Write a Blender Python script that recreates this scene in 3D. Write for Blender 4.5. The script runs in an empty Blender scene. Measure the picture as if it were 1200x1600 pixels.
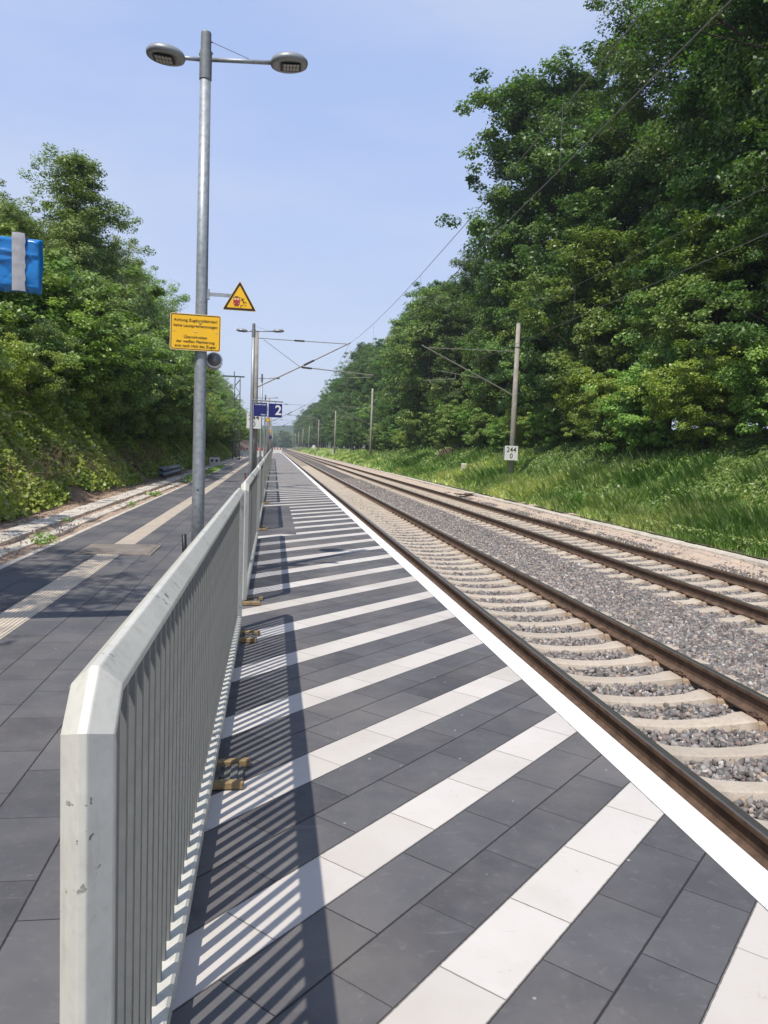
import bpy, math, random
import numpy as np
from mathutils import Matrix, Vector
R_ = math.radians
rnd = random.Random(7)
C = bpy.context.scene.collection
sc = bpy.context.scene

# ------------------------------------------------------------------ camera
F_PX = 1190.0
YAW, PITCH, ROLL, CAMZ = .1462, -.0815, .03707, 1.427
def cam_axes():
    f = Vector((math.sin(YAW)*math.cos(PITCH), math.cos(YAW)*math.cos(PITCH), math.sin(PITCH)))
    r0 = Vector((math.cos(YAW), -math.sin(YAW), 0)); u0 = r0.cross(f)
    r = r0*math.cos(ROLL)+u0*math.sin(ROLL); u = -r0*math.sin(ROLL)+u0*math.cos(ROLL)
    return f, r, u
f, r, u = cam_axes()
cam = bpy.data.cameras.new('camera'); co = bpy.data.objects.new('camera', cam); C.objects.link(co)
m = Matrix.Identity(4)
for i in range(3):
    m[i][0] = r[i]; m[i][1] = u[i]; m[i][2] = -f[i]
m[2][3] = CAMZ
co.matrix_world = m
cam.sensor_fit = 'VERTICAL'; cam.sensor_height = 24.0; cam.sensor_width = 18.0
cam.lens = F_PX/1600*24
cam.clip_start = .05; cam.clip_end = 6000
sc.camera = co

# ------------------------------------------------------------------ light
SUN_EL = R_(58); SUN_TO = Vector((-.61*math.cos(SUN_EL), -.79*math.cos(SUN_EL), math.sin(SUN_EL))).normalized()
w = bpy.data.worlds.new('World'); sc.world = w; w.use_nodes = True
wn = w.node_tree.nodes; wl = w.node_tree.links
bg = wn['Background']; sky = wn.new('ShaderNodeTexSky'); sky.sky_type = 'NISHITA'
sky.sun_disc = False; sky.sun_elevation = SUN_EL; sky.sun_rotation = math.atan2(-.61, -.79)
sky.air_density = 1.0; sky.dust_density = 2.5; sky.ozone_density = 2.0; sky.altitude = 60
# thin summer haze: the clear sky blended with a pale blue veil that thickens to the horizon, faint cirrus in it
tc = wn.new('ShaderNodeTexCoord'); sp_ = wn.new('ShaderNodeSeparateXYZ'); wl.new(tc.outputs['Generated'], sp_.inputs[0])
rp = wn.new('ShaderNodeValToRGB'); wl.new(sp_.outputs[2], rp.inputs[0]); e_ = rp.color_ramp.elements
while len(e_) < 4: e_.new(.5)
for i_, (p_, c_) in enumerate(((0.0, (.66, .755, .94, 1)), (.10, (.62, .73, .965, 1)), (.32, (.48, .61, .95, 1)), (.8, (.33, .47, .87, 1)))):
    e_[i_].position = p_; e_[i_].color = c_
mp_ = wn.new('ShaderNodeMapping'); wl.new(tc.outputs['Generated'], mp_.inputs[0]); mp_.inputs['Scale'].default_value = (1.2, 1.2, 4.5); mp_.inputs['Rotation'].default_value = (.3, .2, .4)
cn = wn.new('ShaderNodeTexNoise'); wl.new(mp_.outputs[0], cn.inputs['Vector']); cn.inputs['Scale'].default_value = 1.3; cn.inputs['Detail'].default_value = 6; cn.inputs['Roughness'].default_value = .5
cr = wn.new('ShaderNodeMapRange'); wl.new(cn.outputs[0], cr.inputs[0]); cr.inputs[1].default_value = .40; cr.inputs[2].default_value = .70; cr.inputs[3].default_value = 0; cr.inputs[4].default_value = .70
m1 = wn.new('ShaderNodeMix'); m1.data_type = 'RGBA'; wl.new(cr.outputs[0], m1.inputs[0]); wl.new(rp.outputs[0], m1.inputs[6]); m1.inputs[7].default_value = (.68, .76, .93, 1)
ml = wn.new('ShaderNodeMix'); ml.data_type = 'RGBA'; ml.blend_type = 'MULTIPLY'; ml.inputs[0].default_value = 1; wl.new(m1.outputs[2], ml.inputs[6]); ml.inputs[7].default_value = (6.2, 6.2, 6.2, 1)
mm = wn.new('ShaderNodeMix'); mm.data_type = 'RGBA'; mm.inputs[0].default_value = .90; wl.new(sky.outputs[0], mm.inputs[6]); wl.new(ml.outputs[2], mm.inputs[7])
wl.new(mm.outputs[2], bg.inputs[0]); bg.inputs[1].default_value = .145
sl = bpy.data.lights.new('sun', 'SUN'); sl.energy = 4.2; sl.angle = R_(.53); sl.color = (1, .95, .87)
so = bpy.data.objects.new('sun', sl); C.objects.link(so)
so.rotation_euler = (-SUN_TO).to_track_quat('-Z', 'Y').to_euler()
so.location = (-20, -26, 50)
vs = sc.view_settings
vs.view_transform = 'Standard'; vs.look = 'None'; vs.gamma = 1; vs.use_curve_mapping = False
vs.exposure = 0.16
sc.cycles.max_bounces = 8; sc.cycles.diffuse_bounces = 3; sc.cycles.transmission_bounces = 4
sc.cycles.volume_bounces = 0; sc.cycles.transparent_max_bounces = 8

# ------------------------------------------------------------------ helpers
def lin(c):
    c = c/255.
    return c/12.92 if c <= .04045 else ((c+.055)/1.055)**2.4
def srgb(r, g, b): return (lin(r), lin(g), lin(b), 1)

class NT:
    """tiny node helper"""
    def __init__(s, name):
        s.m = bpy.data.materials.new(name); s.m.use_nodes = True
        s.n = s.m.node_tree.nodes; s.l = s.m.node_tree.links
        s.p = s.n['Principled BSDF']; s.o = s.n['Material Output']
    def add(s, t, **k):
        q = s.n.new(t)
        for a, v in k.items(): setattr(q, a, v)
        return q
    def link(s, a, b): s.l.new(a, b)
    def val(s, q, i, v):
        if hasattr(v, 'is_output') or isinstance(v, bpy.types.NodeSocket): s.l.new(v, q.inputs[i])
        else: q.inputs[i].default_value = v
    def math(s, op, a, b=0.0, c=None):
        q = s.add('ShaderNodeMath', operation=op); s.val(q, 0, a); s.val(q, 1, b)
        if c is not None: s.val(q, 2, c)
        return q.outputs[0]
    def mix(s, fac, a, b, mode='MIX'):
        q = s.add('ShaderNodeMix', data_type='RGBA', blend_type=mode)
        s.val(q, 0, fac); s.val(q, 6, a); s.val(q, 7, b); return q.outputs[2]
    def pos(s):
        g = s.add('ShaderNodeNewGeometry'); x = s.add('ShaderNodeSeparateXYZ'); s.link(g.outputs['Position'], x.inputs[0])
        return g.outputs['Position'], x.outputs[0], x.outputs[1], x.outputs[2]
    def objc(s):
        return s.add('ShaderNodeTexCoord').outputs['Object']
    def noise(s, vec, scale, detail=4, rough=.6, dim='3D'):
        q = s.add('ShaderNodeTexNoise'); q.noise_dimensions = dim
        if vec is not None: s.link(vec, q.inputs['Vector'])
        q.inputs['Scale'].default_value = scale; q.inputs['Detail'].default_value = detail
        q.inputs['Roughness'].default_value = rough; return q.outputs[0]
    def ramp(s, fac, stops):
        q = s.add('ShaderNodeValToRGB'); s.link(fac, q.inputs[0]); e = q.color_ramp.elements
        while len(e) < len(stops): e.new(.5)
        for i, (p, c) in enumerate(stops):
            e[i].position = p; e[i].color = c if not isinstance(c, (int, float)) else (c, c, c, 1)
        return q.outputs[0]
    def bump(s, h, dist=.01, strength=1):
        q = s.add('ShaderNodeBump'); s.link(h, q.inputs['Height']); q.inputs['Distance'].default_value = dist
        q.inputs['Strength'].default_value = strength; s.link(q.outputs[0], s.p.inputs['Normal']); return q
    def base(s, c): s.val(s.p, 'Base Color', c)
    def rough(s, v): s.val(s.p, 'Roughness', v)
    def metal(s, v): s.p.inputs['Metallic'].default_value = v

def simple(name, col, rough=.6, metal=0, var=.12, scale=6, bump=0, bscale=60, stain=None, spec=None):
    t = NT(name); oc = t.objc()
    n1 = t.noise(oc, scale, 5, .65)
    c2 = tuple(min(1, max(0, v*(1-var*2))) for v in col[:3])+(1,); c1 = tuple(min(1, v*(1+var)) for v in col[:3])+(1,)
    c = t.mix(t.ramp(n1, [(.3, 0.0), (.7, 1.0)]), c2, c1)
    if stain:
        n2 = t.noise(oc, stain[1], 6, .7); c = t.mix(t.ramp(n2, [(stain[2], 0.0), (stain[2]+.06, 1.0)]), c, stain[0])
    t.base(c); t.rough(rough); t.metal(metal)
    if spec is not None: t.p.inputs['Specular IOR Level'].default_value = spec
    if bump: t.bump(t.noise(oc, bscale, 4, .6), bump)
    return t.m

class MB:
    """mesh builder: collects faces, links them as one object"""
    def __init__(s): s.v = []; s.f = []; s.mi = []; s.cur = 0
    def add(s, vs, fs):
        o = len(s.v); s.v += [tuple(v) for v in vs]
        for q in fs: s.f.append(tuple(i+o for i in q)); s.mi.append(s.cur)
        return s
    def box(s, c, d, rz=0, rx=0, ry=0, bev=0):
        M = Matrix.Rotation(rz, 3, 'Z') @ Matrix.Rotation(ry, 3, 'Y') @ Matrix.Rotation(rx, 3, 'X')
        a, b, h = d[0]/2, d[1]/2, d[2]/2
        if bev <= 0:
            vs = [(x, y, z) for z in (-h, h) for x, y in ((-a, -b), (a, -b), (a, b), (-a, b))]
            fs = [(3, 2, 1, 0), (4, 5, 6, 7), (0, 1, 5, 4), (1, 2, 6, 5), (2, 3, 7, 6), (3, 0, 4, 7)]
        else:
            e = bev; ring = [(-a+e, -b), (a-e, -b), (a, -b+e), (a, b-e), (a-e, b), (-a+e, b), (-a, b-e), (-a, -b+e)]
            ins = [(x*(1-e/a), y*(1-e/b)) for x, y in ring]
            vs = [(x, y, -h) for x, y in ring]+[(x, y, h-e) for x, y in ring]+[(x, y, h) for x, y in ins]
            fs = [tuple(range(7, -1, -1)), tuple(range(16, 24))]
            for k in (0, 8):
                for i in range(8): j = (i+1) % 8; fs.append((k+i, k+j, k+8+j, k+8+i))
        C_ = Vector(c); return s.add([M @ Vector(v)+C_ for v in vs], fs)
    def tube(s, pts, r, n=8, caps=True):
        pts = [Vector(p) for p in pts]; k = len(pts); rr = r if isinstance(r, (list, tuple)) else [r]*k
        vs = []; fs = []; prev = None
        for i, p in enumerate(pts):
            d = (pts[min(i+1, k-1)]-pts[max(i-1, 0)]).normalized()
            if prev is None:
                a = d.orthogonal().normalized() if abs(d.z) < .99 else Vector((1, 0, 0))
            else:
                a = (prev-d*prev.dot(d)).normalized()
            prev = a; b = d.cross(a)
            for j in range(n):
                t = 2*math.pi*(j+.5)/n; vs.append(p+(a*math.cos(t)+b*math.sin(t))*rr[i])
        for i in range(k-1):
            for j in range(n):
                q = (j+1) % n; fs.append((i*n+j, i*n+q, (i+1)*n+q, (i+1)*n+j))
        if caps: fs += [tuple(range(n-1, -1, -1)), tuple((k-1)*n+j for j in range(n))]
        return s.add(vs, fs)
    def lathe(s, prof, c=(0, 0, 0), n=24, sx=1, sy=1):
        vs = []; fs = []; k = len(prof)
        for (rr, z) in prof:
            for j in range(n):
                t = 2*math.pi*j/n; vs.append((c[0]+rr*math.cos(t)*sx, c[1]+rr*math.sin(t)*sy, c[2]+z))
        for i in range(k-1):
            for j in range(n):
                q = (j+1) % n; fs.append((i*n+j, i*n+q, (i+1)*n+q, (i+1)*n+j))
        fs += [tuple(range(n-1, -1, -1)), tuple((k-1)*n+j for j in range(n))]
        return s.add(vs, fs)
    def prism(s, poly, y0, y1, axis='y', closed=True):
        """polygon in xz extruded along y (or polygon in xy extruded along z, ...)"""
        n = len(poly)
        def P(a, b, t): return {'y': (a, t, b), 'z': (a, b, t), 'x': (t, a, b)}[axis]
        vs = [P(a, b, y0) for a, b in poly]+[P(a, b, y1) for a, b in poly]
        fs = [(i, (i+1) % n, n+(i+1) % n, n+i) for i in range(n if closed else n-1)]
        if closed: fs += [tuple(range(n-1, -1, -1)), tuple(range(n, 2*n))]
        return s.add(vs, fs)
    def build(s, name, mats, parent=None, smooth=False, loc=None):
        me = bpy.data.meshes.new(name); me.from_pydata(s.v, [], s.f)
        for q in (mats if isinstance(mats, (list, tuple)) else [mats]): me.materials.append(q)
        me.polygons.foreach_set('material_index', s.mi)
        if smooth: me.polygons.foreach_set('use_smooth', [True]*len(s.f))
        me.update(); o = bpy.data.objects.new(name, me); C.objects.link(o)
        if parent: o.parent = parent
        if loc: o.location = loc
        return o

def tag(o, label, cat, group=None, kind=None):
    if label: o['label'] = label
    if cat: o['category'] = cat
    if group: o['group'] = group
    if kind: o['kind'] = kind
    return o
def thing(name, label, cat, loc=(0, 0, 0), group=None, rz=0):
    o = bpy.data.objects.new(name, None); C.objects.link(o); o.empty_display_size = .2
    o.location = loc; o.rotation_euler = (0, 0, rz); return tag(o, label, cat, group)
def struct(o): o['kind'] = 'structure'; return o
def kids(o): return [c for c in bpy.data.objects if c.parent == o]
def tree_of(o):
    return (o, [tree_of(c) for c in kids(o)])
def copy_tree(t, parent=None):
    o, ch = t; c = o.copy(); C.objects.link(c); c.parent = parent
    for q in ch: copy_tree(q, c)
    return c
def npmesh(name, verts, quads, mat, parent=None, attrs=None, nv=4, smooth=False):
    me = bpy.data.meshes.new(name); verts = np.ascontiguousarray(verts, dtype=np.float32)
    quads = np.ascontiguousarray(quads, dtype=np.int32); n = len(quads)
    me.vertices.add(len(verts)); me.vertices.foreach_set('co', verts.ravel())
    me.loops.add(n*nv); me.loops.foreach_set('vertex_index', quads.ravel())
    me.polygons.add(n); me.polygons.foreach_set('loop_start', np.arange(0, n*nv, nv, dtype=np.int32))
    me.polygons.foreach_set('loop_total', np.full(n, nv, dtype=np.int32))
    if smooth: me.polygons.foreach_set('use_smooth', np.ones(n, dtype=bool))
    for k, a in (attrs or {}).items():
        at = me.attributes.new(k, 'FLOAT', 'POINT'); at.data.foreach_set('value', np.ascontiguousarray(a, dtype=np.float32))
    for q in (mat if isinstance(mat, (list, tuple)) else [mat]): me.materials.append(q)
    me.update(calc_edges=True)
    o = bpy.data.objects.new(name, me); C.objects.link(o)
    if parent: o.parent = parent
    return o
def text_obj(name, s, size, mat, parent, loc, align='CENTER', bold=0.0, ext=.001, sx=1.0):
    cu = bpy.data.curves.new(name, 'FONT'); cu.body = s; cu.size = size; cu.align_x = align; cu.align_y = 'CENTER'
    cu.offset = bold; cu.extrude = ext; cu.space_character = 1.02
    t = bpy.data.objects.new('tmp', cu); C.objects.link(t)
    dg = bpy.context.evaluated_depsgraph_get(); me = bpy.data.meshes.new_from_object(t.evaluated_get(dg))
    bpy.data.objects.remove(t); me.materials.clear(); me.materials.append(mat)
    me.transform(Matrix.Rotation(R_(90), 4, 'X') @ Matrix.Scale(sx, 4, (1, 0, 0)))
    o = bpy.data.objects.new(name, me); C.objects.link(o); o.parent = parent; o.location = loc; return o
def grid_mesh(name, xs, ys, zf, mat, parent=None):
    X, Y = np.meshgrid(xs, ys); Z = zf(X, Y); V = np.stack([X, Y, Z], -1).reshape(-1, 3)
    nx, ny = len(xs), len(ys); i = np.arange((ny-1)*(nx-1)); rr = i//(nx-1); cc = i % (nx-1); a = rr*nx+cc
    return npmesh(name, V, np.stack([a, a+1, a+1+nx, a+nx], -1), mat, parent, smooth=True)
def vnoise(x, y, seed=0, freqs=((.9, 1.), (2.1, .5), (4.7, .25))):
    g = np.random.RandomState(seed); o = 0*x
    for fq, am in freqs:
        for _ in range(4):
            a = g.rand()*6.28; p = g.rand()*6.28; k = fq*(.7+.6*g.rand())
            o = o+am*.5*np.sin(k*(x*np.cos(a)+y*np.sin(a))+p+.9*np.sin(k*.6*(x*np.sin(a)-y*np.cos(a))+p*2))
    return o

# ------------------------------------------------------------------ materials
M = {}
def paving_material(name, mode):
    t = NT(name); pos, x, y, z = t.pos()
    wob = t.math('MULTIPLY', t.math('SUBTRACT', t.noise(pos, 55, 3), .5), .006); x0_ = x; x = t.math('ADD', x, wob)
    if mode == 'hatch':
        d = t.math('MULTIPLY', t.math('SUBTRACT', y, x), .70711); s_ = t.math('MULTIPLY', t.math('ADD', y, x), .70711)
        uu = t.math('DIVIDE', t.math('SUBTRACT', d, .830), .212); L = .424; W = .212; s0 = .04
    else:
        uu = t.math('DIVIDE', t.math('ADD', x, 1.30), .29); s_ = y; L = .43; W = .29; s0 = .12
    row = t.math('FLOOR', uu); fu = t.math('SUBTRACT', uu, row)
    v = t.math('SUBTRACT', t.math('DIVIDE', t.math('SUBTRACT', s_, s0), L), t.math('MULTIPLY', row, .5))
    col = t.math('FLOOR', v); fv = t.math('SUBTRACT', v, col)
    def edge(fr, size, wd):     # 1 at joint
        e = t.math('MULTIPLY', t.math('SUBTRACT', .5, t.math('ABSOLUTE', t.math('SUBTRACT', fr, .5))), size)
        q = t.add('ShaderNodeMapRange', interpolation_type='SMOOTHSTEP'); t.link(e, q.inputs[0])
        t.val(q, 1, wd*.35); t.val(q, 2, wd); t.val(q, 3, 1.0); t.val(q, 4, 0.0); return q.outputs[0]
    cell = t.add('ShaderNodeCombineXYZ'); t.link(row, cell.inputs[0]); t.link(col, cell.inputs[1])
    wnz = t.add('ShaderNodeTexWhiteNoise'); wnz.noise_dimensions = '3D'; t.link(cell.outputs[0], wnz.inputs['Vector'])
    rv = wnz.outputs[0]
    ju = edge(fu, W, .0045); jv = edge(fv, L, .0030)
    jv = t.math('MULTIPLY', jv, t.math('ADD', .45, t.math('MULTIPLY', rv, .55)))
    joint = t.math('MAXIMUM', ju, jv)
    n1 = t.noise(pos, 3.1, 6, .65); n2 = t.noise(pos, 26, 5, .7); n3 = t.noise(pos, 260, 3, .6)
    dark = t.mix(rv, (.070, .068, .074, 1), (.108, .106, .111, 1))
    dark = t.mix(t.math('MULTIPLY', t.ramp(n1, [(.42, 0.0), (.75, 1.0)]), .5), dark, (.165, .162, .16, 1))
    dark = t.mix(t.math('MULTIPLY', t.ramp(n2, [(.56, 0.0), (.72, 1.0)]), .35), dark, (.20, .195, .19, 1))
    white = t.mix(rv, (.525, .485, .44, 1), (.60, .56, .515, 1))
    white = t.mix(t.math('MULTIPLY', t.ramp(n1, [(.45, 0.0), (.8, 1.0)]), .45), white, (.50, .45, .38, 1))
    white = t.mix(t.math('MULTIPLY', t.ramp(n2, [(.60, 0.0), (.75, 1.0)]), .3), white, (.40, .36, .31, 1))
    if mode == 'hatch':
        md = t.math('FLOORED_MODULO', row, 3.0)
        iw = t.math('LESS_THAN', md, .5)
        # plain paved patch round the cable pit beside the barrier
        pit = t.math('MULTIPLY', t.math('LESS_THAN', x, .40), t.math('MULTIPLY', t.math('GREATER_THAN', y, 12.4), t.math('LESS_THAN', y, 18.2)))
        iw = t.math('MULTIPLY', iw, t.math('SUBTRACT', 1.0, pit))
        c = t.mix(iw, dark, white)
    else: c = dark; iw = 0.0
    # scuffs and little pale specks
    vo = t.add('ShaderNodeTexVoronoi'); t.link(pos, vo.inputs['Vector']); vo.inputs['Scale'].default_value = 7
    sp = t.ramp(vo.outputs['Distance'], [(.0, 1.0), (.035, 1.0), (.05, 0.0)])
    c = t.mix(t.math('MULTIPLY', sp, .55), c, (.5, .49, .46, 1))
    mp = t.add('ShaderNodeMapping'); t.link(pos, mp.inputs[0]); mp.inputs['Rotation'].default_value = (0, 0, .5); mp.inputs['Scale'].default_value = (1, 9, 1)
    sc_ = t.ramp(t.noise(mp.outputs[0], 2.4, 4, .6), [(.66, 0.0), (.74, 1.0)])
    c = t.mix(t.math('MULTIPLY', sc_, .28), c, (.30, .29, .28, 1))
    n5 = t.noise(pos, .7, 5, .6); c = t.mix(t.math('MULTIPLY', t.ramp(n5, [(.45, 0.0), (.72, 1.0)]), .40), c, (.27, .235, .20, 1))
    n6 = t.noise(pos, 11, 6, .75); c = t.mix(t.math('MULTIPLY', t.ramp(n6, [(.62, 0.0), (.70, 1.0)]), .35), c, (.20, .18, .155, 1))
    jc = t.mix(iw, (.022, .021, .02, 1), (.16, .14, .12, 1))
    c = t.mix(t.math('MULTIPLY', joint, .9), c, jc)
    if mode == 'hatch':
        je = t.math('GREATER_THAN', t.math('ADD', x0_, t.math('MULTIPLY', t.math('SUBTRACT', t.noise(pos, 14, 4, .7), .5), .012)), 1.6015); c = t.mix(t.math('MULTIPLY', je, .85), c, (.07, .055, .045, 1))
    t.base(c); t.rough(.78); t.p.inputs['Specular IOR Level'].default_value = .35
    h = t.math('SUBTRACT', t.math('ADD', t.math('MULTIPLY', n3, .10), t.math('MULTIPLY', n2, .12)), joint)
    t.bump(h, .003)
    return t.m
M['hatch'] = paving_material('hatched_paving', 'hatch')
M['paving'] = paving_material('dark_paving', 'plain')

def edge_white():
    t = NT('white_edge_paint'); pos, x, y, z = t.pos()
    n = t.noise(pos, 9, 6, .7); c = t.mix(t.ramp(n, [(.55, 0.0), (.8, 1.0)]), (.80, .80, .79, 1), (.60, .58, .54, 1))
    n2 = t.noise(pos, 45, 4, .7); c = t.mix(t.ramp(n2, [(.70, 0.0), (.74, 1.0)]), c, (.33, .29, .25, 1))
    fr = t.math('FRACT', t.math('DIVIDE', t.math('ADD', y, .35), 1.0)); e = t.math('LESS_THAN', t.math('ABSOLUTE', t.math('SUBTRACT', fr, .5)), .0022)
    c = t.mix(t.math('MULTIPLY', e, .45), c, (.2, .19, .18, 1))
    t.base(c); t.rough(.7); t.bump(t.noise(pos, 150, 3), .001); return t.m
M['edge'] = edge_white()
def tactile():
    t = NT('cream_tactile_paving'); pos, x, y, z = t.pos()
    n = t.noise(pos, 2.2, 6, .7); c = t.mix(t.ramp(n, [(.35, 0.0), (.75, 1.0)]), (.62, .53, .42, 1), (.48, .41, .32, 1))
    n2 = t.noise(pos, 40, 4); c = t.mix(t.math('MULTIPLY', t.ramp(n2, [(.5, 0.0), (.7, 1.0)]), .4), c, (.36, .31, .25, 1))
    fr = t.math('FRACT', t.math('DIVIDE', y, .3)); e = t.math('LESS_THAN', t.math('ABSOLUTE', t.math('SUBTRACT', fr, .5)), .008)
    c = t.mix(t.math('MULTIPLY', e, .6), c, (.2, .17, .14, 1)); t.base(c); t.rough(.85); return t.m
M['tactile'] = tactile()
M['concrete'] = simple('weathered_concrete', (.60, .535, .45, 1), .85, var=.18, scale=4, bump=.003, bscale=70, stain=((.20, .17, .13, 1), 2.2, .62))
M['mast_concrete'] = simple('mast_concrete', (.34, .31, .27, 1), .85, var=.14, scale=3, bump=.002, bscale=90)
def sleeper_mat():
    t = NT('sleeper_concrete'); oc = t.objc(); g_ = t.add('ShaderNodeSeparateXYZ'); t.link(oc, g_.inputs[0]); oi = t.add('ShaderNodeObjectInfo'); pos = t.pos()[0]
    n = t.noise(pos, 4, 6, .7); n2 = t.noise(pos, 30, 5, .7)
    c = t.mix(t.ramp(n, [(.3, 0.0), (.7, 1.0)]), (.44, .365, .285, 1), (.56, .485, .39, 1)); c = t.mix(t.math('MULTIPLY', oi.outputs['Random'], .45), c, (.36, .315, .26, 1))
    c = t.mix(t.math('MULTIPLY', t.ramp(n2, [(.5, 0.0), (.7, 1.0)]), .55), c, (.30, .24, .18, 1))
    dx = t.math('ABSOLUTE', t.math('SUBTRACT', t.math('ABSOLUTE', g_.outputs[0]), .75))
    st = t.math('MULTIPLY', t.ramp(t.math('ADD', dx, t.math('MULTIPLY', t.math('SUBTRACT', n2, .5), .16)), [(.10, 1.0), (.24, 0.0)]), .65)
    c = t.mix(st, c, (.30, .175, .085, 1)); t.base(c); t.rough(.88); t.bump(t.noise(pos, 80, 4), .004); return t.m
M['sleeper'] = sleeper_mat()
M['wall'] = simple('platform_wall_concrete', (.28, .25, .22, 1), .9, var=.2, scale=2, bump=.003)
M['rail_rust'] = simple('rusty_rail_steel', (.145, .090, .058, 1), .75, .15, var=.25, scale=9, bump=.001, bscale=140)
def railhead():
    t = NT('worn_rail_head'); pos, x, y, z = t.pos(); n = t.noise(pos, 20, 4)
    t.base(t.mix(n, (.20, .185, .165, 1), (.33, .31, .28, 1))); t.rough(.38); t.metal(.85); return t.m
M['rail_head'] = railhead()
M['clip'] = simple('rusty_clip', (.10, .055, .035, 1), .8, .2, var=.3, scale=30)
def cream():
    t = NT('chipped_cream_paint'); oc = t.objc()
    n1 = t.noise(oc, 7, 5, .65); c = t.mix(t.ramp(n1, [(.3, 0.0), (.75, 1.0)]), (.62, .60, .525, 1), (.50, .485, .42, 1))
    n0 = t.noise(oc, 45, 4, .6); c = t.mix(t.math('MULTIPLY', t.ramp(n0, [(.5, 0.0), (.7, 1.0)]), .25), c, (.36, .35, .31, 1))
    n2 = t.noise(oc, 34, 5, .65); n4 = t.noise(oc, 2.6, 2, .5)
    ch = t.math('MULTIPLY', t.ramp(n2, [(.625, 0.0), (.635, 1.0)]), t.ramp(n4, [(.50, 0.0), (.58, 1.0)]))
    c = t.mix(ch, c, (.15, .14, .125, 1))
    mpv = t.add('ShaderNodeMapping'); t.link(oc, mpv.inputs[0]); mpv.inputs['Scale'].default_value = (6, 6, .8); st_ = t.ramp(t.noise(mpv.outputs[0], 5, 5, .7), [(.55, 0.0), (.75, 1.0)])
    c = t.mix(t.math('MULTIPLY', st_, .35), c, (.30, .25, .17, 1))
    t.base(c); t.rough(t.mix(ch, (.42, .42, .42, 1), (.6, .6, .6, 1))); t.bump(t.math('SUBTRACT', t.math('MULTIPLY', n0, .15), ch), .0015); return t.m
M['cream'] = cream()
M['picket'] = simple('shade_grey_picket_paint', (.17, .175, .165, 1), .5, var=.10, scale=8)  # shaded look of the cream infill put into the colour, darker than the frame
M['galv'] = simple('galvanised_steel', (.36, .385, .40, 1), .5, .45, var=.16, scale=22, bump=.0006, bscale=160)
M['galv_dark'] = simple('dark_galvanised_steel', (.22, .23, .235, 1), .55, .3, var=.12, scale=12)
M['lamp_grey'] = simple('lamp_housing_grey', (.30, .31, .32, 1), .4, .3, var=.06, scale=5)
M['black'] = simple('black_plastic', (.012, .012, .013, 1), .5, var=.1)
M['led'] = simple('led_lens', (.55, .52, .48, 1), .3, var=.05)
M['yellow'] = simple('yellow_sign_sheet', (.90, .50, .012, 1), .45, var=.03)
M['yellow_edge'] = simple('pale_yellow_sign_rim', (.85, .62, .28, 1), .5, var=.03)
M['sign_black'] = simple('black_sign_print', (.03, .018, .006, 1), .5, var=.05)
M['sign_red'] = simple('red_sign_print', (.38, .035, .05, 1), .5, var=.05)
M['sign_cream'] = simple('cream_sign_print', (.8, .55, .25, 1), .5, var=.05)
M['blue'] = simple('dark_blue_sign', (.006, .012, .13, 1), .5, var=.06)
M['white'] = simple('white_sign_paint', (.72, .72, .70, 1), .55, var=.05, scale=5)
M['red'] = simple('red_barrier_paint', (.55, .03, .025, 1), .5, var=.06)
M['foot_yellow'] = simple('worn_yellow_foot', (.27, .19, .09, 1), .8, var=.3, scale=14, bump=.002)
M['foot_grey'] = simple('grey_foot_plastic', (.11, .11, .10, 1), .8, var=.3, scale=14)
M['green_steel'] = simple('green_lattice_steel', (.06, .10, .075, 1), .6, var=.15)
M['insul'] = simple('brown_insulator', (.05, .032, .025, 1), .35, var=.1)
M['tube_steel'] = simple('bracket_steel', (.27, .25, .22, 1), .6, .3, var=.15)
M['wire'] = simple('copper_wire', (.17, .16, .145, 1), .6, .3, var=.1)
M['pipe'] = simple('grey_plastic_pipe', (.17, .19, .22, 1), .5, var=.1)
M['bark'] = simple('bark', (.075, .058, .042, 1), .9, var=.3, scale=3, bump=.02, bscale=12)
M['bark_pale'] = simple('pale_bark', (.20, .18, .15, 1), .9, var=.3, scale=3, bump=.01, bscale=12)
M['dry_stem'] = simple('dry_stems', (.26, .17, .11, 1), .9, var=.35, scale=2)
M['cover'] = simple('hatch_cover_concrete', (.22, .185, .155, 1), .85, var=.18, scale=5, bump=.002, bscale=50)
M['rust_plate'] = simple('rusty_plate', (.12, .075, .055, 1), .85, .2, var=.3, scale=8)
def tarp():
    t = NT('blue_tarpaulin'); oc = t.objc(); n = t.noise(oc, 3.5, 4, .5)
    t.base(t.mix(n, (.0, .10, .34, 1), (.005, .22, .58, 1))); t.rough(.22); t.p.inputs['Specular IOR Level'].default_value = .7
    return t.m
M['tarp'] = tarp()
M['tape'] = simple('silver_tape', (.42, .41, .41, 1), .4, .3, var=.1, scale=12, bump=.002, bscale=25)

def soil(name, a, b, c3, sc1=2.0, grav=.0, gcol=(.3, .27, .24, 1), bump=.02):
    t = NT(name); pos, x, y, z = t.pos()
    n = t.noise(pos, sc1, 7, .7); n2 = t.noise(pos, 38, 5, .7)
    c = t.mix(t.ramp(n, [(.35, 0.0), (.65, 1.0)]), a, b); c = t.mix(t.math('MULTIPLY', t.ramp(n2, [(.45, 0.0), (.7, 1.0)]), .6), c, c3)
    if grav:
        vo = t.add('ShaderNodeTexVoronoi'); t.link(pos, vo.inputs['Vector']); vo.inputs['Scale'].default_value = 38
        gg = t.math('MULTIPLY', t.ramp(t.noise(pos, 5, 4), [(.45, 0.0), (.6, 1.0)]), grav)
        gc = t.mix(t.math('MULTIPLY', vo.outputs['Color'], 1.0), (.16, .14, .125, 1), gcol); c = t.mix(gg, c, gc)
    t.base(c); t.rough(.95); t.bump(t.math('ADD', n2, t.noise(pos, 120, 3)), bump); return t.m
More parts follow.
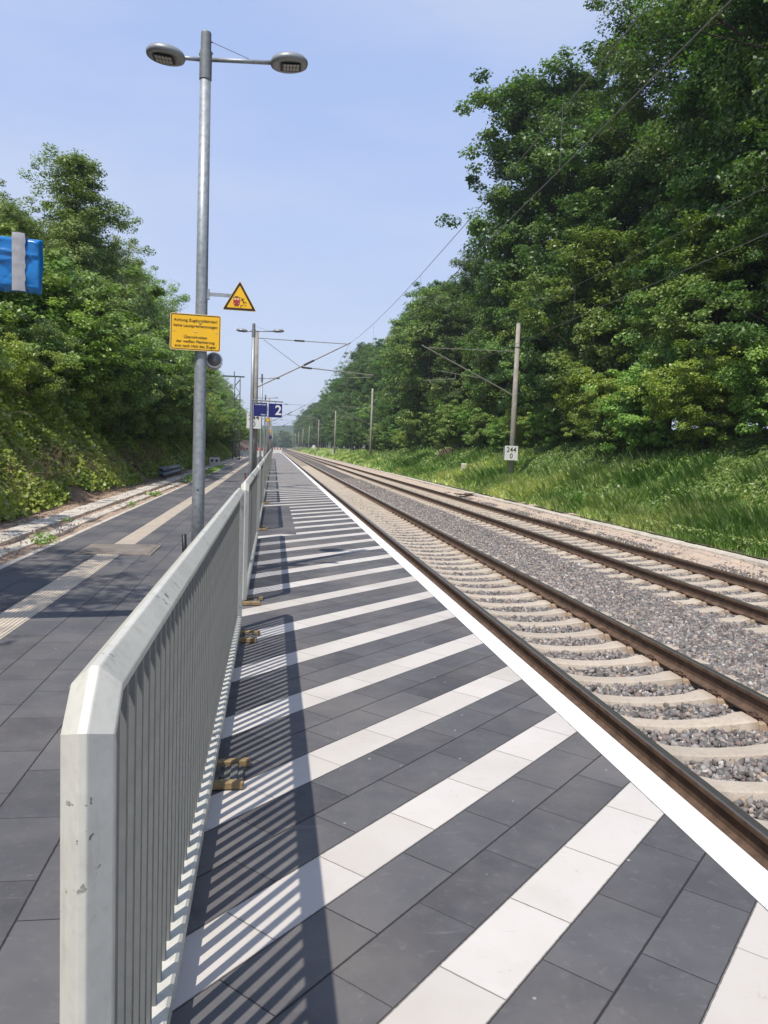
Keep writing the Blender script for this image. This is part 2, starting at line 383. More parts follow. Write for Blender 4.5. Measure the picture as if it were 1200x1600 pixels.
M['sand'] = soil('sandy_soil', (.62, .475, .36, 1), (.50, .385, .29, 1), (.42, .34, .27, 1), 2.2, .5, (.60, .53, .47, 1), .008)
M['soil_l'] = soil('reddish_soil', (.52, .35, .24, 1), (.42, .29, .20, 1), (.28, .20, .14, 1), 3.0, .55, (.52, .46, .40, 1), .010)
M['woodfloor'] = soil('woodland_soil', (.07, .055, .035, 1), (.10, .075, .045, 1), (.05, .045, .028, 1), .7, 0, bump=.03)
M['bank'] = soil('grown_bank_soil', (.13, .165, .055, 1), (.17, .15, .075, 1), (.09, .11, .035, 1), 1.2, 0, bump=.04)
M['bank_litter'] = soil('leaf_litter_bank', (.30, .20, .13, 1), (.20, .14, .09, 1), (.11, .08, .055, 1), 2.6, 0, bump=.02)
M['field'] = soil('far_grass_ground', (.09, .12, .035, 1), (.12, .13, .05, 1), (.07, .08, .03, 1), .2, 0)
def ballast_mat():
    t = NT('ballast_bed'); pos, x, y, z = t.pos()
    vo = t.add('ShaderNodeTexVoronoi'); t.link(pos, vo.inputs['Vector']); vo.inputs['Scale'].default_value = 22
    hs = t.add('ShaderNodeSeparateColor'); t.link(vo.outputs['Color'], hs.inputs[0])
    c = t.ramp(hs.outputs[0], [(0, (.10, .085, .08, 1)), (.35, (.20, .165, .155, 1)), (.6, (.24, .225, .215, 1)), (.85, (.33, .30, .28, 1)), (1, (.46, .43, .40, 1))])
    c = t.mix(t.ramp(vo.outputs['Distance'], [(.35, 0.0), (.7, .85)]), c, (.05, .042, .038, 1))
    n = t.noise(pos, .5, 4); c = t.mix(t.math('MULTIPLY', t.ramp(n, [(.4, 0.0), (.7, 1.0)]), .3), c, (.30, .22, .16, 1))
    t.base(c); t.rough(.95); t.bump(t.math('MULTIPLY', vo.outputs['Distance'], -1.0), .05); return t.m
M['ballast'] = ballast_mat()
def stone_mat():
    t = NT('ballast_stones'); a = t.add('ShaderNodeAttribute'); a.attribute_name = 'tone'; oc = t.objc()
    c = t.ramp(a.outputs['Fac'], [(0, (.07, .062, .06, 1)), (.25, (.15, .145, .14, 1)), (.40, (.19, .185, .18, 1)), (.50, (.22, .14, .12, 1)), (.60, (.25, .245, .235, 1)), (.74, (.31, .27, .24, 1)), (.87, (.40, .375, .35, 1)), (.93, (.42, .30, .19, 1)), (1, (.62, .60, .57, 1))])
    n = t.noise(oc, 60, 3); c = t.mix(t.math('MULTIPLY', n, .5), c, (.19, .16, .145, 1)); t.base(c); t.rough(.9); return t.m
M['stone'] = stone_mat()
def leaf_mat(name, stops, trans=.27, rough=.42, spec=.5, v0=.72, vr=.5, h0=.487):
    t = NT(name); a = t.add('ShaderNodeAttribute'); a.attribute_name = 'tone'
    oi = t.add('ShaderNodeObjectInfo')
    c = t.ramp(a.outputs['Fac'], stops)
    hv = t.add('ShaderNodeHueSaturation'); t.link(c, hv.inputs['Color'])
    t.link(t.math('ADD', h0, t.math('MULTIPLY', oi.outputs['Random'], .03)), hv.inputs['Hue'])
    t.link(t.math('ADD', v0, t.math('MULTIPLY', oi.outputs['Random'], vr)), hv.inputs['Value'])
    cc = hv.outputs[0]; t.base(cc); t.rough(rough); t.p.inputs['Specular IOR Level'].default_value = spec
    tr = t.add('ShaderNodeBsdfTranslucent')
    tc = t.mix(1.0, cc, (1.3, 1.5, .55, 1), 'MULTIPLY'); t.link(tc, tr.inputs[0])
    mx = t.add('ShaderNodeMixShader'); mx.inputs[0].default_value = trans
    t.link(t.p.outputs[0], mx.inputs[1]); t.link(tr.outputs[0], mx.inputs[2]); t.link(mx.outputs[0], t.o.inputs[0]); return t.m
M['leaf_oak'] = leaf_mat('oak_leaves', [(0, (.030, .066, .014, 1)), (.45, (.070, .132, .026, 1)), (.8, (.145, .225, .046, 1)), (.97, (.24, .31, .09, 1)), (1, (.42, .42, .22, 1))], v0=.84, vr=.5, h0=.488)
M['leaf_light'] = leaf_mat('bright_shrub_leaves', [(0, (.10, .18, .028, 1)), (.6, (.19, .30, .05, 1)), (1, (.34, .42, .12, 1))])
M['leaf_poplar'] = leaf_mat('poplar_leaves', [(0, (.10, .155, .035, 1)), (.5, (.19, .265, .065, 1)), (.85, (.30, .38, .14, 1)), (1, (.55, .60, .40, 1))], v0=.86, vr=.45)
M['leaf_bramble'] = leaf_mat('bramble_leaves', [(0, (.09, .15, .02, 1)), (.45, (.23, .32, .045, 1)), (.8, (.37, .44, .08, 1)), (.95, (.38, .36, .13, 1)), (1, (.62, .60, .42, 1))], v0=.95, vr=.1)
M['grass'] = leaf_mat('verge_grass', [(0, (.19, .29, .07, 1)), (.45, (.35, .45, .14, 1)), (.72, (.55, .56, .29, 1)), (1, (.85, .77, .54, 1))], .5, v0=1.28, vr=0, h0=.5)
M['leaf_under'] = leaf_mat('slope_undergrowth_leaves', [(0, (.10, .15, .03, 1)), (.45, (.20, .27, .055, 1)), (.75, (.31, .35, .10, 1)), (.92, (.36, .31, .14, 1)), (1, (.50, .40, .26, 1))], v0=.95, vr=0, h0=.5)

# ------------------------------------------------------------------ ground and terrain (structure)
YN, YF = -6.0, 620.0
def sheet(name, x0, x1, y0, y1, z, mat, nx=2, ny=2):
    return struct(grid_mesh(name, np.linspace(x0, x1, nx), np.linspace(y0, y1, ny), lambda X, Y: X*0+z, mat))
sheet('ground', -2500, 2500, -300, 4500, -1.6, M['field'])
ys_var = np.concatenate([np.arange(YN, 60, .25), np.arange(60, 200, 2.), np.arange(200, YF+1, 20.)])
def zl(X, Y):      # left embankment
    t = np.clip((-4.55-X)/5.0, 0, 1); b = 3.0*t**.8
    return -.05+b+np.where(X < -4.3, .10, .02)*vnoise(X, Y, 3, ((.8, 1.), (2.6, .4)))
def zr(X, Y):      # right verge and embankment
    t = np.clip((X-11.0)/6.2, 0, 1); far = np.clip((Y-70)/60, 0, 1)
    return -.56+(3.1-1.3*far)*t**1.25+np.where(X > 10.6, .10, 0)*vnoise(X, Y, 5, ((.7, 1.), (2.3, .4)))+np.clip((X-18)/40, 0, 1)*1.5
struct(grid_mesh('left_embankment', np.concatenate([np.linspace(-60, -12, 9), np.arange(-11.5, -4.2, .3), [-4.2, -4.0]]), ys_var, zl, M['bank_litter']))
struct(grid_mesh('right_embankment', np.concatenate([np.arange(10.2, 19, .3), np.linspace(19.5, 90, 12)]), ys_var, zr, M['bank']))
struct(grid_mesh('soil_strip', np.array([-4.35, -3.9, -3.5, -3.2, -2.95]), ys_var, lambda X, Y: -.02+.018*vnoise(X, Y, 9, ((2.5, 1.), (7, .5))), M['soil_l']))
struct(grid_mesh('sand_strip', np.array([8.7, 8.95, 9.2, 9.5, 9.8, 10.1, 10.4]), ys_var, lambda X, Y: np.interp(X, [8.7, 9.0, 9.6, 10.4], [-.86, -.77, -.66, -.58])+.02*vnoise(X, Y, 11, ((1.5, 1.), (6, .6))), M['sand']))
T1, T2 = 3.43, 7.44
struct(grid_mesh('ballast_bed', np.array([1.55, 2.0, 2.3, 2.75, 3.43, 4.1, 4.6, 4.9, 5.2, 5.7, 6.0, 6.3, 6.8, 7.44, 8.1, 8.6, 8.95, 9.2]), ys_var,
      lambda X, Y: np.interp(X, [1.55, 2.1, 2.5, 4.6, 5.0, 5.8, 6.25, 8.5, 8.8, 9.2], [-.83, -.81, -.797, -.797, -.757, -.757, -.797, -.797, -.79, -.93])+.008*vnoise(X, Y, 13, ((3, 1.), (9, .5))), M['ballast']))
# platform
PY = 188.0
struct(grid_mesh('platform', np.array([-.25, 1.606]), np.array([YN, 20, 60, PY]), lambda X, Y: X*0, M['hatch']))
struct(grid_mesh('pavement', np.array([-2.86, -.25]), np.array([YN, 20, 60, PY]), lambda X, Y: X*0, M['paving']))
b = MB(); b.prism([(1.612, -.16), (1.762, -.16), (1.762, -.006), (1.756, 0), (1.618, 0), (1.612, -.006)], YN, PY)
struct(b.build('platform_edge', M['edge']))
b = MB(); b.box((1.30, (YN+PY)/2, -.6), (.60, PY-YN, 1.0)); b.box((-.6, PY-.1, -.5), (4.4, .2, .96)); struct(b.build('platform_wall', M['wall']))
b = MB(); yy = YN
while yy < 70:
    b.box((-2.905, yy+.5, -.045+rnd.uniform(-.002, .002)), (.075, .992, .1), rz=rnd.uniform(-.001, .001), bev=.006); yy += 1.0
b.box((-2.905, (yy+PY)/2, -.045), (.075, PY-yy, .1)); struct(b.build('kerb', M['concrete']))
b = MB(); yy = YN
while yy < 60:
    if not 9.0 < yy < 9.4:
        b.box((-3.72+rnd.uniform(-.012, .012), yy+.25, -.002+rnd.uniform(-.006, .006)), (.40, .485, .07), rz=rnd.uniform(-.006, .006), ry=rnd.uniform(-.008, .008), bev=.006)
    b.box((-3.25+rnd.uniform(-.01, .01), yy+.25, -.014+rnd.uniform(-.006, .005)), (.21, .49, .06), rz=rnd.uniform(-.01, .01), ry=rnd.uniform(-.02, .02), bev=.01)
    yy += .5
b.box((-3.72, 120, 0), (.40, 120, .07)); b.box((-3.25, 120, -.01), (.21, 120, .06)); struct(b.build('cable_trough_path', M['concrete']))
b = MB(); yy = 4.0
while yy < 70:
    b.box((9.96+.02*math.sin(yy*.7)+.05*math.sin(yy*.13), yy+.25, -.615+rnd.uniform(-.006, .006)), (.34, .49, .08), rz=rnd.uniform(-.012, .012), ry=rnd.uniform(-.03, .02), bev=.01); yy += .5
b.box((9.96, 170, -.62), (.34, 200, .08)); struct(b.build('trackside_trough_path', M['concrete']))
# tactile strip with real ribs
pr = [(-2.135, .002)]; k = 8; wq = .262/k
for i in range(k):
    a = -2.131+i*wq; pr += [(a+.003, .004), (a+.008, .011), (a+wq-.011, .011), (a+wq-.006, .004)]
pr += [(-1.865, .002)]
b = MB()
for (a0, a1) in ((YN, 9.76), (10.72, PY)): b.prism(pr, a0, a1, closed=False)
struct(b.build('tactile_strip', M['tactile']))
# far wooded hill behind the end of the line
def zhill(X, Y):
    return -1.2+(24+10*np.sin(X*.004+1.2)+5*np.sin(X*.013))*np.exp(-((Y-1250)/230)**2)+1.6*vnoise(X, Y, 21, ((.05, 1.), (.12, .8), (.3, .5)))
hm = leaf_mat('wooded_hill', [(0, (.03, .06, .02, 1)), (1, (.06, .10, .03, 1))], .0)
_t = NT('wooded_hill_surface'); _p, _, _, _ = _t.pos(); _n = _t.noise(_p, .09, 6, .7)
_t.base(_t.ramp(_n, [(.3, (.022, .045, .014, 1)), (.7, (.065, .11, .03, 1))])); _t.rough(.95); _t.bump(_n, 6)
struct(grid_mesh('hills', np.linspace(-1600, 1600, 260), np.linspace(760, 1700, 90), zhill, _t.m))

# ------------------------------------------------------------------ rails and sleepers
def rail_profile(xc):
    zt = -.55; h = .172
    R = [(-.036, zt-.010), (-.033, zt-.003), (-.024, zt), (.024, zt), (.033, zt-.003), (.036, zt-.010), (.035, zt-.036), (.012, zt-.048), (.0085, zt-.060),
         (.0085, zt-h+.034), (.018, zt-h+.022), (.075, zt-h+.011), (.075, zt-h)]
    L = [(-x, z) for x, z in R[6:]][::-1]
    return [(xc+x, z) for x, z in R+L]
rail_labels = ['rusty running rail nearest the platform edge', 'rusty far rail of the track beside the platform', 'rusty rail of the second track on the side towards the platform', 'rusty outermost rail beside the sandy strip and grass verge']
for k, xc in enumerate((T1-.7535, T1+.7535, T2-.7535, T2+.7535)):
    b = MB(); pf = rail_profile(xc); n = len(pf); o0 = 0
    yv = [YN, 30, 120, YF]
    for a0, a1 in zip(yv[:-1], yv[1:]):
        b.prism(pf, a0, a1, closed=False); 
        b.add([(pf[-1][0], a0, pf[-1][1]), (pf[0][0], a0, pf[0][1]), (pf[0][0], a1, pf[0][1]), (pf[-1][0], a1, pf[-1][1])], [(0, 1, 2, 3)])
    o = b.build('rail', [M['rail_rust'], M['rail_head']])
    for p in o.data.polygons:
        if p.center.z > -.5525: p.material_index = 1
    tag(o, rail_labels[k], 'rail', 'running rails of the two tracks')
def sleeper_bm():
    # stations along x: (x, half top width, top z, half bottom width)
    st = [(-1.30, .085, .150), (-1.28, .10, .168), (-1.0, .10, .185), (-.96, .115, .205), (-.905, .115, .212), (-.88, .11, .188), (-.62, .11, .188), (-.60, .115, .212), (-.53, .112, .206),
          (-.40, .085, .182), (-.2, .078, .165), (0, .075, .160)]
    st = st+[(-x, a, b) for x, a, b in st[:-1][::-1]]
    b = MB(); vs = []; fs = []; zt = -.722-.188
    for x, a, zz in st:
        wb = .15 if abs(x) > .45 else .125
        vs += [(x, -wb, zt), (x, -wb, zt+.05), (x, -a-.006, zt+zz-.012), (x, -a+.008, zt+zz), (x, a-.008, zt+zz), (x, a+.006, zt+zz-.012), (x, wb, zt+.05), (x, wb, zt)]
    for i in range(len(st)-1):
        for j in range(7): fs.append((i*8+j, i*8+j+1, i*8+8+j+1, i*8+8+j))
    fs.append(tuple(range(7, -1, -1))); fs.append(tuple((len(st)-1)*8+j for j in range(8)))
    return b.add(vs, [q[::-1] for q in fs])
def clip_bm():     # bent spring clip with its screw, built about the rail foot
    b = MB()
    pts = [(-.035, -.062, .020), (-.052, -.072, .03), (-.085, -.066, .036), (-.098, -.045, .030), (-.080, -.022, .024), (-.045, -.020, .034), (-.030, 0, .038), (-.045, .020, .034), (-.080, .022, .024), (-.098, .045, .030), (-.085, .066, .036), (-.052, .072, .03), (-.035, .062, .020)]
    b.tube(pts, .0075, 6); b.lathe([(.019, 0), (.019, .012), (.012, .014), (.012, .040), (.009, .044)], (-.062, 0, .018), 6); b.box((-.085, 0, .010), (.06, .13, .02), bev=.004)
    return b
slp = sleeper_bm(); cl = clip_bm()
def make_sleeper(xc, y, label, group, nclip):
    s = thing('concrete_sleeper', label, 'sleeper', (xc, y, 0), group)
    return s
sl_mesh = None; cl_mesh = None
for (xc, ph, lab, grp, off) in ((T1, 5.76, 'sand coloured concrete sleeper under the track beside the platform', 'sleepers of the track beside the platform', 0),
                                (T2, 9.60, 'sand coloured concrete sleeper under the second track near the grass verge', 'sleepers of the far track', 1)):
    k0 = int((YN+.5-ph)//.6)+1; i = 0; y = ph+k0*.6
    first = 1.5 if xc == T1 else 5.0
    far = MB(); nn = 0
    while y < 330:
        if y < first: y += .6; continue
        if nn < 145:
            s = thing('concrete_sleeper', lab, 'sleeper', (xc, y, 0), grp, rz=rnd.uniform(-.004, .004))
            if sl_mesh is None:
                bo = slp.build('sleeper_block', M['sleeper'], s, smooth=False); sl_mesh = bo.data
            else:
                bo = bpy.data.objects.new('sleeper_block', sl_mesh); C.objects.link(bo); bo.parent = s
            if y < 26:
                for sx in (-.7535, .7535):
                    for sd in (-1, 1):
                        if cl_mesh is None:
                            c_ = cl.build('rail_clip', M['clip'], s, smooth=True); cl_mesh = c_.data
                        else:
                            c_ = bpy.data.objects.new('rail_clip', cl_mesh); C.objects.link(c_); c_.parent = s
                        c_.location = (sx+sd*.045, 0, -.722)
                        if sd > 0: c_.rotation_euler = (0, 0, math.pi)
        else:
            far.box((xc, y, -.735), (2.6, .2, .03))
        nn += 1; y += .6
    o = far.build('concrete_sleeper', M['sleeper']); tag(o, 'far run of concrete sleepers of the '+('platform' if xc == T1 else 'second')+' track in the distance', 'sleeper', None, 'stuff')

# ballast stones lying on the bed
def stones():
    g = np.random.RandomState(4)
    import itertools
    ph = (1+5**.5)/2
    iv = np.array([(-1, ph, 0), (1, ph, 0), (-1, -ph, 0), (1, -ph, 0), (0, -1, ph), (0, 1, ph), (0, -1, -ph), (0, 1, -ph), (ph, 0, -1), (ph, 0, 1), (-ph, 0, -1), (-ph, 0, 1)])/1.9
    tri = np.array([(0, 11, 5), (0, 5, 1), (0, 1, 7), (0, 7, 10), (0, 10, 11), (1, 5, 9), (5, 11, 4), (11, 10, 2), (10, 7, 6), (7, 1, 8), (3, 9, 4), (3, 4, 2), (3, 2, 6), (3, 6, 8), (3, 8, 9), (4, 9, 5), (2, 4, 11), (6, 2, 10), (8, 6, 7), (9, 8, 1)])
    def level(X): return np.interp(X, [1.8, 2.1, 2.5, 4.6, 5.0, 5.8, 6.25, 8.5, 8.8, 9.05, 9.6, 10.4], [-.83, -.81, -.797, -.797, -.757, -.757, -.797, -.797, -.79, -.77, -.66, -.58])
    P = []; S = []
    def area(x0, x1, y0, y1, dens, smin, smax, lift=0.0):
        n = int((x1-x0)*(y1-y0)*dens); x = g.uniform(x0, x1, n); y = g.uniform(y0, y1, n)
        s = g.uniform(smin, smax, n); z = level(x)+lift*g.rand(n)+s*.25
        P.append(np.stack([x, y, z], 1)); S.append(s)
    area(2.0, 5.1, 1.5, 9, 850, .018, .038, .020); area(2.0, 5.1, 1.5, 9, 500, .010, .018, .0); area(2.0, 5.1, 9, 20, 850, .018, .038, .018); area(2.0, 5.1, 20, 36, 420, .022, .040)
    area(4.6, 6.7, 4.5, 14, 1150, .019, .041, .026); area(4.6, 6.7, 4.5, 14, 500, .012, .022, .01); area(4.6, 6.7, 14, 30, 900, .020, .042, .022); area(4.6, 6.7, 30, 55, 350, .026, .048)
    area(6.7, 8.95, 8, 24, 800, .020, .038, .01); area(6.7, 8.95, 24, 50, 330, .025, .045)
    area(8.9, 9.35, 9, 40, 420, .013, .030); area(9.3, 9.75, 9, 30, 50, .010, .026)
    P = np.concatenate(P); S = np.concatenate(S); n = len(P)
    # keep sleeper tops clear of most stones
    keep = np.ones(n, bool)
    for xc, phs in ((T1, 5.76), (T2, 9.60)):
        dy = np.abs((P[:, 1]-phs+.3) % .6-.3); dx = np.abs(P[:, 0]-xc)
        on = (dy < .125) & (dx < 1.22); keep &= ~(on & (g.rand(n) > .012))
        keep &= ~((dy < .125) & (dx >= 1.22) & (dx < 1.31) & (g.rand(n) > .5))
    for rx in (T1-.7535, T1+.7535, T2-.7535, T2+.7535): keep &= ~(np.abs(P[:, 0]-rx) < .085)
    P = P[keep]; S = S[keep]; n = len(P)
    q = g.normal(size=(n, 4)); q /= np.linalg.norm(q, axis=1)[:, None]; a, b_, c, d = q.T
    Rm = np.stack([np.stack([1-2*(c*c+d*d), 2*(b_*c-d*a), 2*(b_*d+c*a)], -1), np.stack([2*(b_*c+d*a), 1-2*(b_*b_+d*d), 2*(c*d-b_*a)], -1), np.stack([2*(b_*d-c*a), 2*(c*d+b_*a), 1-2*(b_*b_+c*c)], -1)], 1)
    sh = iv[None]*(1+.42*g.uniform(-1, 1, (n, 12, 1)))+.16*g.normal(size=(n, 12, 3)); sh = sh*np.stack([np.full(n, 1.12), g.uniform(.55, .95, n), g.uniform(.38, .75, n)], 1)[:, None, :]
    V = np.einsum('nij,nkj->nki', Rm, sh)*S[:, None, None]+P[:, None, :]
    Fc = (tri[None]+12*np.arange(n)[:, None, None]).reshape(-1, 3)
    o = npmesh('ballast', V.reshape(-1, 3), Fc, M['stone'], None, {'tone': np.repeat(g.rand(n)**1.15, 12)}, nv=3)
    tag(o, 'loose grey and reddish crushed stone between the sleepers and tracks', 'ballast', None, 'stuff')
stones()

# ------------------------------------------------------------------ pedestrian barriers
def oct_ring(wd, ch):
    h = wd/2; return [(-h+ch, -h), (h-ch, -h), (h, -h+ch), (h, h-ch), (h-ch, h), (-h+ch, h), (-h, h-ch), (-h, -h+ch)]
def sweep_yz(path, ring):       # closed profile swept along a path in the yz plane with mitred corners
    b = MB(); k = len(path); vs = []; fs = []; n = len(ring)
    for i, (y, z) in enumerate(path):
        d0 = Vector((path[i][0]-path[i-1][0], path[i][1]-path[i-1][1])).normalized() if i else None
        d1 = Vector((path[i+1][0]-path[i][0], path[i+1][1]-path[i][1])).normalized() if i < k-1 else None
        d0 = d0 or d1; d1 = d1 or d0; t = (d0+d1).normalized(); nn = Vector((-t.y, t.x)); sc_ = 1/max(.3, t.dot(d0))
        for a, c in ring: vs.append((a, y+nn.x*c*sc_, z+nn.y*c*sc_))
    for i in range(k-1):
        for j in range(n): fs.append((i*n+j, i*n+(j+1) % n, (i+1)*n+(j+1) % n, (i+1)*n+j))
    fs += [tuple(range(n-1, -1, -1)), tuple((k-1)*n+j for j in range(n))]
    return b.add(vs, fs)
FX = -.249; PL = 4.80; ZT = 1.062
def round_ring(wd, ch, q=.22):
    P = [Vector(p) for p in oct_ring(wd, ch)]; out = []
    for i, p in enumerate(P):
        a, n_ = P[i-1], P[(i+1) % 8]; la = min(.0028, (a-p).length*.45); ln = min(.0028, (n_-p).length*.45)
        pa = p+(a-p).normalized()*la; pn = p+(n_-p).normalized()*ln
        out += [tuple(pa), tuple((pa+pn)/2*.45+p*.55), tuple(pn)]
    return out
RING = round_ring(.074, .031)
def frame_bm(): return sweep_yz([(0, .035), (0, ZT-.052), (.052, ZT), (PL-.052, ZT), (PL, ZT-.052), (PL, .035)], RING)
def bottom_bm():
    b = MB(); b.box((0, PL/2, .085), (.080, PL-.086, .058), bev=.008); return b
def picket_bm():
    b = MB(); b.box((0, 0, (.114+ZT-.036)/2), (.017, .021, ZT-.036-.114)); return b
def foot_bm():
    b = MB(); b.cur = 0
    b.box((0, -.105, .022), (.29, .034, .030), bev=.005); b.box((.01, .105, .022), (.31, .034, .030), rz=.10, bev=.005); b.cur = 1
    b.box((.02, 0, .010), (.24, .18, .018), bev=.005); b.box((.10, 0, .024), (.03, .17, .012), bev=.003)
    for sy in (-1, 1): b.tube([(.05, sy*.05, .02), (.05, sy*.05, .034)], .009, 6)
    return b
starts = [1.095, 6.87, 12.92, 18.98, 25.0, 31.1, 37.1, 43.2, 49.2, 55.3, 61.3, 67.4, 73.5, 79.6]
lab0 = ['nearest cream painted crowd barrier with chipped top corner in the foreground', 'second cream crowd barrier standing behind the nearest one', 'third cream crowd barrier along the hatched platform']
me_cache = {}
def inst(name, maker, mats, parent, loc=(0, 0, 0), smooth=False):
    if name not in me_cache:
        o = maker().build(name, mats, parent, smooth); me_cache[name] = o.data
    else:
        o = bpy.data.objects.new(name, me_cache[name]); C.objects.link(o); o.parent = parent
    o.location = loc; return o
for i, y0 in enumerate(starts):
    lab = lab0[i] if i < 3 else 'cream crowd barrier in the far part of the row between platform and path'
    t = thing('crowd_barrier', lab, 'barrier', (FX+rnd.uniform(-.006, .006)*(i > 0), y0, 0), 'crowd barriers in a row along the platform', rz=rnd.uniform(-.0015, .0015)*(i > 0))
    inst('barrier_frame', frame_bm, M['cream'], t); inst('bottom_rail', bottom_bm, M['cream'], t)
    if i < 4:
        k = 0; yy = .09
        while yy < PL-.05:
            q = inst('picket', picket_bm, M['picket'], t, (0, yy, 0)); q.rotation_euler = (0, 0, rnd.uniform(-.02, .02)); yy += .0792
    else:
        b = MB(); yy = .09
        while yy < PL-.05: b.box((0, yy, .56), (.017, .021, .92)); yy += .0792
        if 'far_infill' not in me_cache: o = b.build('picket_infill', M['picket'], t); me_cache['far_infill'] = o.data
        else: o = bpy.data.objects.new('picket_infill', me_cache['far_infill']); C.objects.link(o); o.parent = t
    for fy in ((.12, 2.12, 4.5) if i == 0 else (.03,) if i < 4 else ()):
        inst('foot', foot_bm, [M['foot_yellow'], M['foot_grey']], t, (.015, fy, 0))
    if i == 0:
        t['label'] = lab0[0]

# ------------------------------------------------------------------ lamps
def lamp_head_bm():
    b = MB(); b.lathe([(.10, -.030), (.150, -.040), (.180, -.034), (.188, -.012), (.186, .004), (.168, .030), (.115, .052), (.05, .060)], n=32); return b
def led_bm():
    b = MB(); b.box((0.015, 0, -.0425), (.205, .17, .010), bev=.012); return b
def leds_bm():
    b = MB()
    for i in range(5):
        for j in range(4): b.box((-.045+.032*i, (-.056+.032*j+(.010 if j > 1 else -.004)), -.0495), (.024, .022, .006))
    return b
def lamp_pole_bm():
    b = MB(); b.lathe([(.064, -.02), (.064, .9), (.0625, 1.5), (.058, 3.2), (.053, 5.0)], n=24); return b
def sleeve_bm():
    b = MB(); b.lathe([(.054, 4.98), (.060, 4.985), (.060, 5.25), (.052, 5.255), (.050, 5.42), (.047, 5.43)], n=24)
    b.tube([(.05, 0, 5.24), (.068, 0, 5.24)], .012, 8); b.tube([(-.05, 0, 5.22), (-.066, 0, 5.22)], .012, 8); return b
def arm_bm():
    b = MB(); b.tube([(-.05, 0, 5.172), (-.28, 0, 5.168)], .020, 10); b.tube([(.05, 0, 5.18), (.66, 0, 5.215)], .021, 10); return b
def stay_bm():
    b = MB(); b.tube([(.05, 0, 5.345), (.068, 0, 5.345)], .008, 6); b.tube([(.06, 0, 5.345), (.42, 0, 5.225)], .0035, 5); return b
lamp_lab = ['nearest galvanised double-armed lamp post behind the barrier, carrying the yellow notice', 'second double-armed lamp post, beside the concrete mast and the blue platform signs', 'third double-armed lamp post further along the platform']
for i in range(9):
    t = thing('lamp_post', lamp_lab[i] if i < 3 else 'small distant double-armed lamp post along the platform', 'lamp post', (-.755, 8+18.0*i, 0), 'double-armed lamp posts along the platform')
    inst('pole', lamp_pole_bm, M['galv'], t, smooth=True); inst('sleeve', sleeve_bm, M['galv_dark'], t, smooth=False)
    inst('lamp_arm', arm_bm, M['galv'], t, smooth=True)
    for lx, lz, rz in ((-.38, 5.185, math.pi), (.81, 5.235, 0)):
        h = inst('lamp_head', lamp_head_bm, M['lamp_grey'], t, (lx, 0, lz), smooth=True); h.rotation_euler = (R_(3), R_(-4 if lx > 0 else 4), 0)
        if i < 3:
            q = inst('led_panel', led_bm, M['black'], h); q.rotation_euler = (0, 0, rz); p_ = inst('led_grid', leds_bm, M['led'], h); p_.rotation_euler = (0, 0, rz)
    if i < 2: inst('stay_wire', stay_bm, M['galv_dark'], t)
    if i < 3:
        b = MB(); b.box((0, 0, 1.95), (.012, .012, .012)) if False else b.lathe([(.008, 0), (.008, .004)], n=10)
        o = b.build('cap_screw', M['black'], t); o.rotation_euler = (R_(90), 0, 0); o.location = (0, -.0640, .95)
    # black conduit stub beside the foot
    if i < 2:
        b = MB(); b.tube([(0, 0, -.02), (-.010, -.002, .25), (-.022, -.004, .49)], .024, 12)
        o = b.build('cable_conduit', M['black'], smooth=True, loc=(-.865+(-.04)*i, 7.96+18*i, 0)); tag(o, 'bent black cable conduit stub at the foot of the '+('nearest' if i == 0 else 'second')+' lamp post', 'conduit')
        b = MB(); b.lathe([(.013, 0), (.013, .03)], n=8); 
        if i == 1: b = MB(); b.tube([(0, 0, .30), (0, 0, .36)], .031, 10, caps=False); b.build('red_tape', M['red'], o)

# loudspeaker under the yellow notice
t = thing('loudspeaker', 'round grey loudspeaker with pale rim under the yellow notice', 'loudspeaker', (-.622, 8.02, 2.275))
b = MB(); b.lathe([(.078, 0), (.084, -.012), (.076, -.016), (.070, -.004)], n=28); o = b.build('rim', M['white'], t, True); o.rotation_euler = (R_(78), 0, R_(6))
b = MB(); b.lathe([(.069, -.002), (.040, .01), (.074, .015), (.076, .11), (.05, .13)], n=28); o = b.build('housing', M['lamp_grey'], t, True); o.rotation_euler = (R_(-102), 0, R_(6)); o.location = (0, .0, 0)
b = MB(); b.box((-.04, .07, .01), (.12, .03, .03)); b.build('bracket', M['galv_dark'], t)

# ------------------------------------------------------------------ signs
def rrect(w_, h_, rad, n=5):
    p = []
    for cx, cz, a0 in ((w_/2-rad, h_/2-rad, 0), (-w_/2+rad, h_/2-rad, 90), (-w_/2+rad, -h_/2+rad, 180), (w_/2-rad, -h_/2+rad, 270)):
        for i in range(n+1): a = R_(a0+90*i/n); p.append((cx+rad*math.cos(a), cz+rad*math.sin(a)))
    return p
def ringface(b, outer, inner, y):
    n = len(outer); b.add([(a, y, c) for a, c in outer]+[(a, y, c) for a, c in inner], [(i, (i+1) % n, n+(i+1) % n, n+i) for i in range(n)])
t = thing('notice_sign', 'yellow rectangular notice with black German text on the nearest lamp post', 'sign', (-.800, 7.905, 2.522)); t.rotation_euler = (0, R_(.3), R_(3))
b = MB(); b.prism(rrect(.492, .358, .022), 0, .004); b.build('panel', M['yellow'], t)
b = MB(); ringface(b, rrect(.492, .358, .022), rrect(.480, .346, .018), -.0012); b.build('rim', M['yellow_edge'], t)
b = MB(); ringface(b, rrect(.476, .342, .017), rrect(.464, .330, .013), -.0016); b.build('border', M['sign_black'], t)
b = MB()
for z in (.09, -.09): b.tube([(.045+.066*math.cos(a), .066+.066*math.sin(a), z) for a in [R_(q) for q in range(0, 361, 30)]], .006, 5)
b.build('clamp', M['galv_dark'], t)
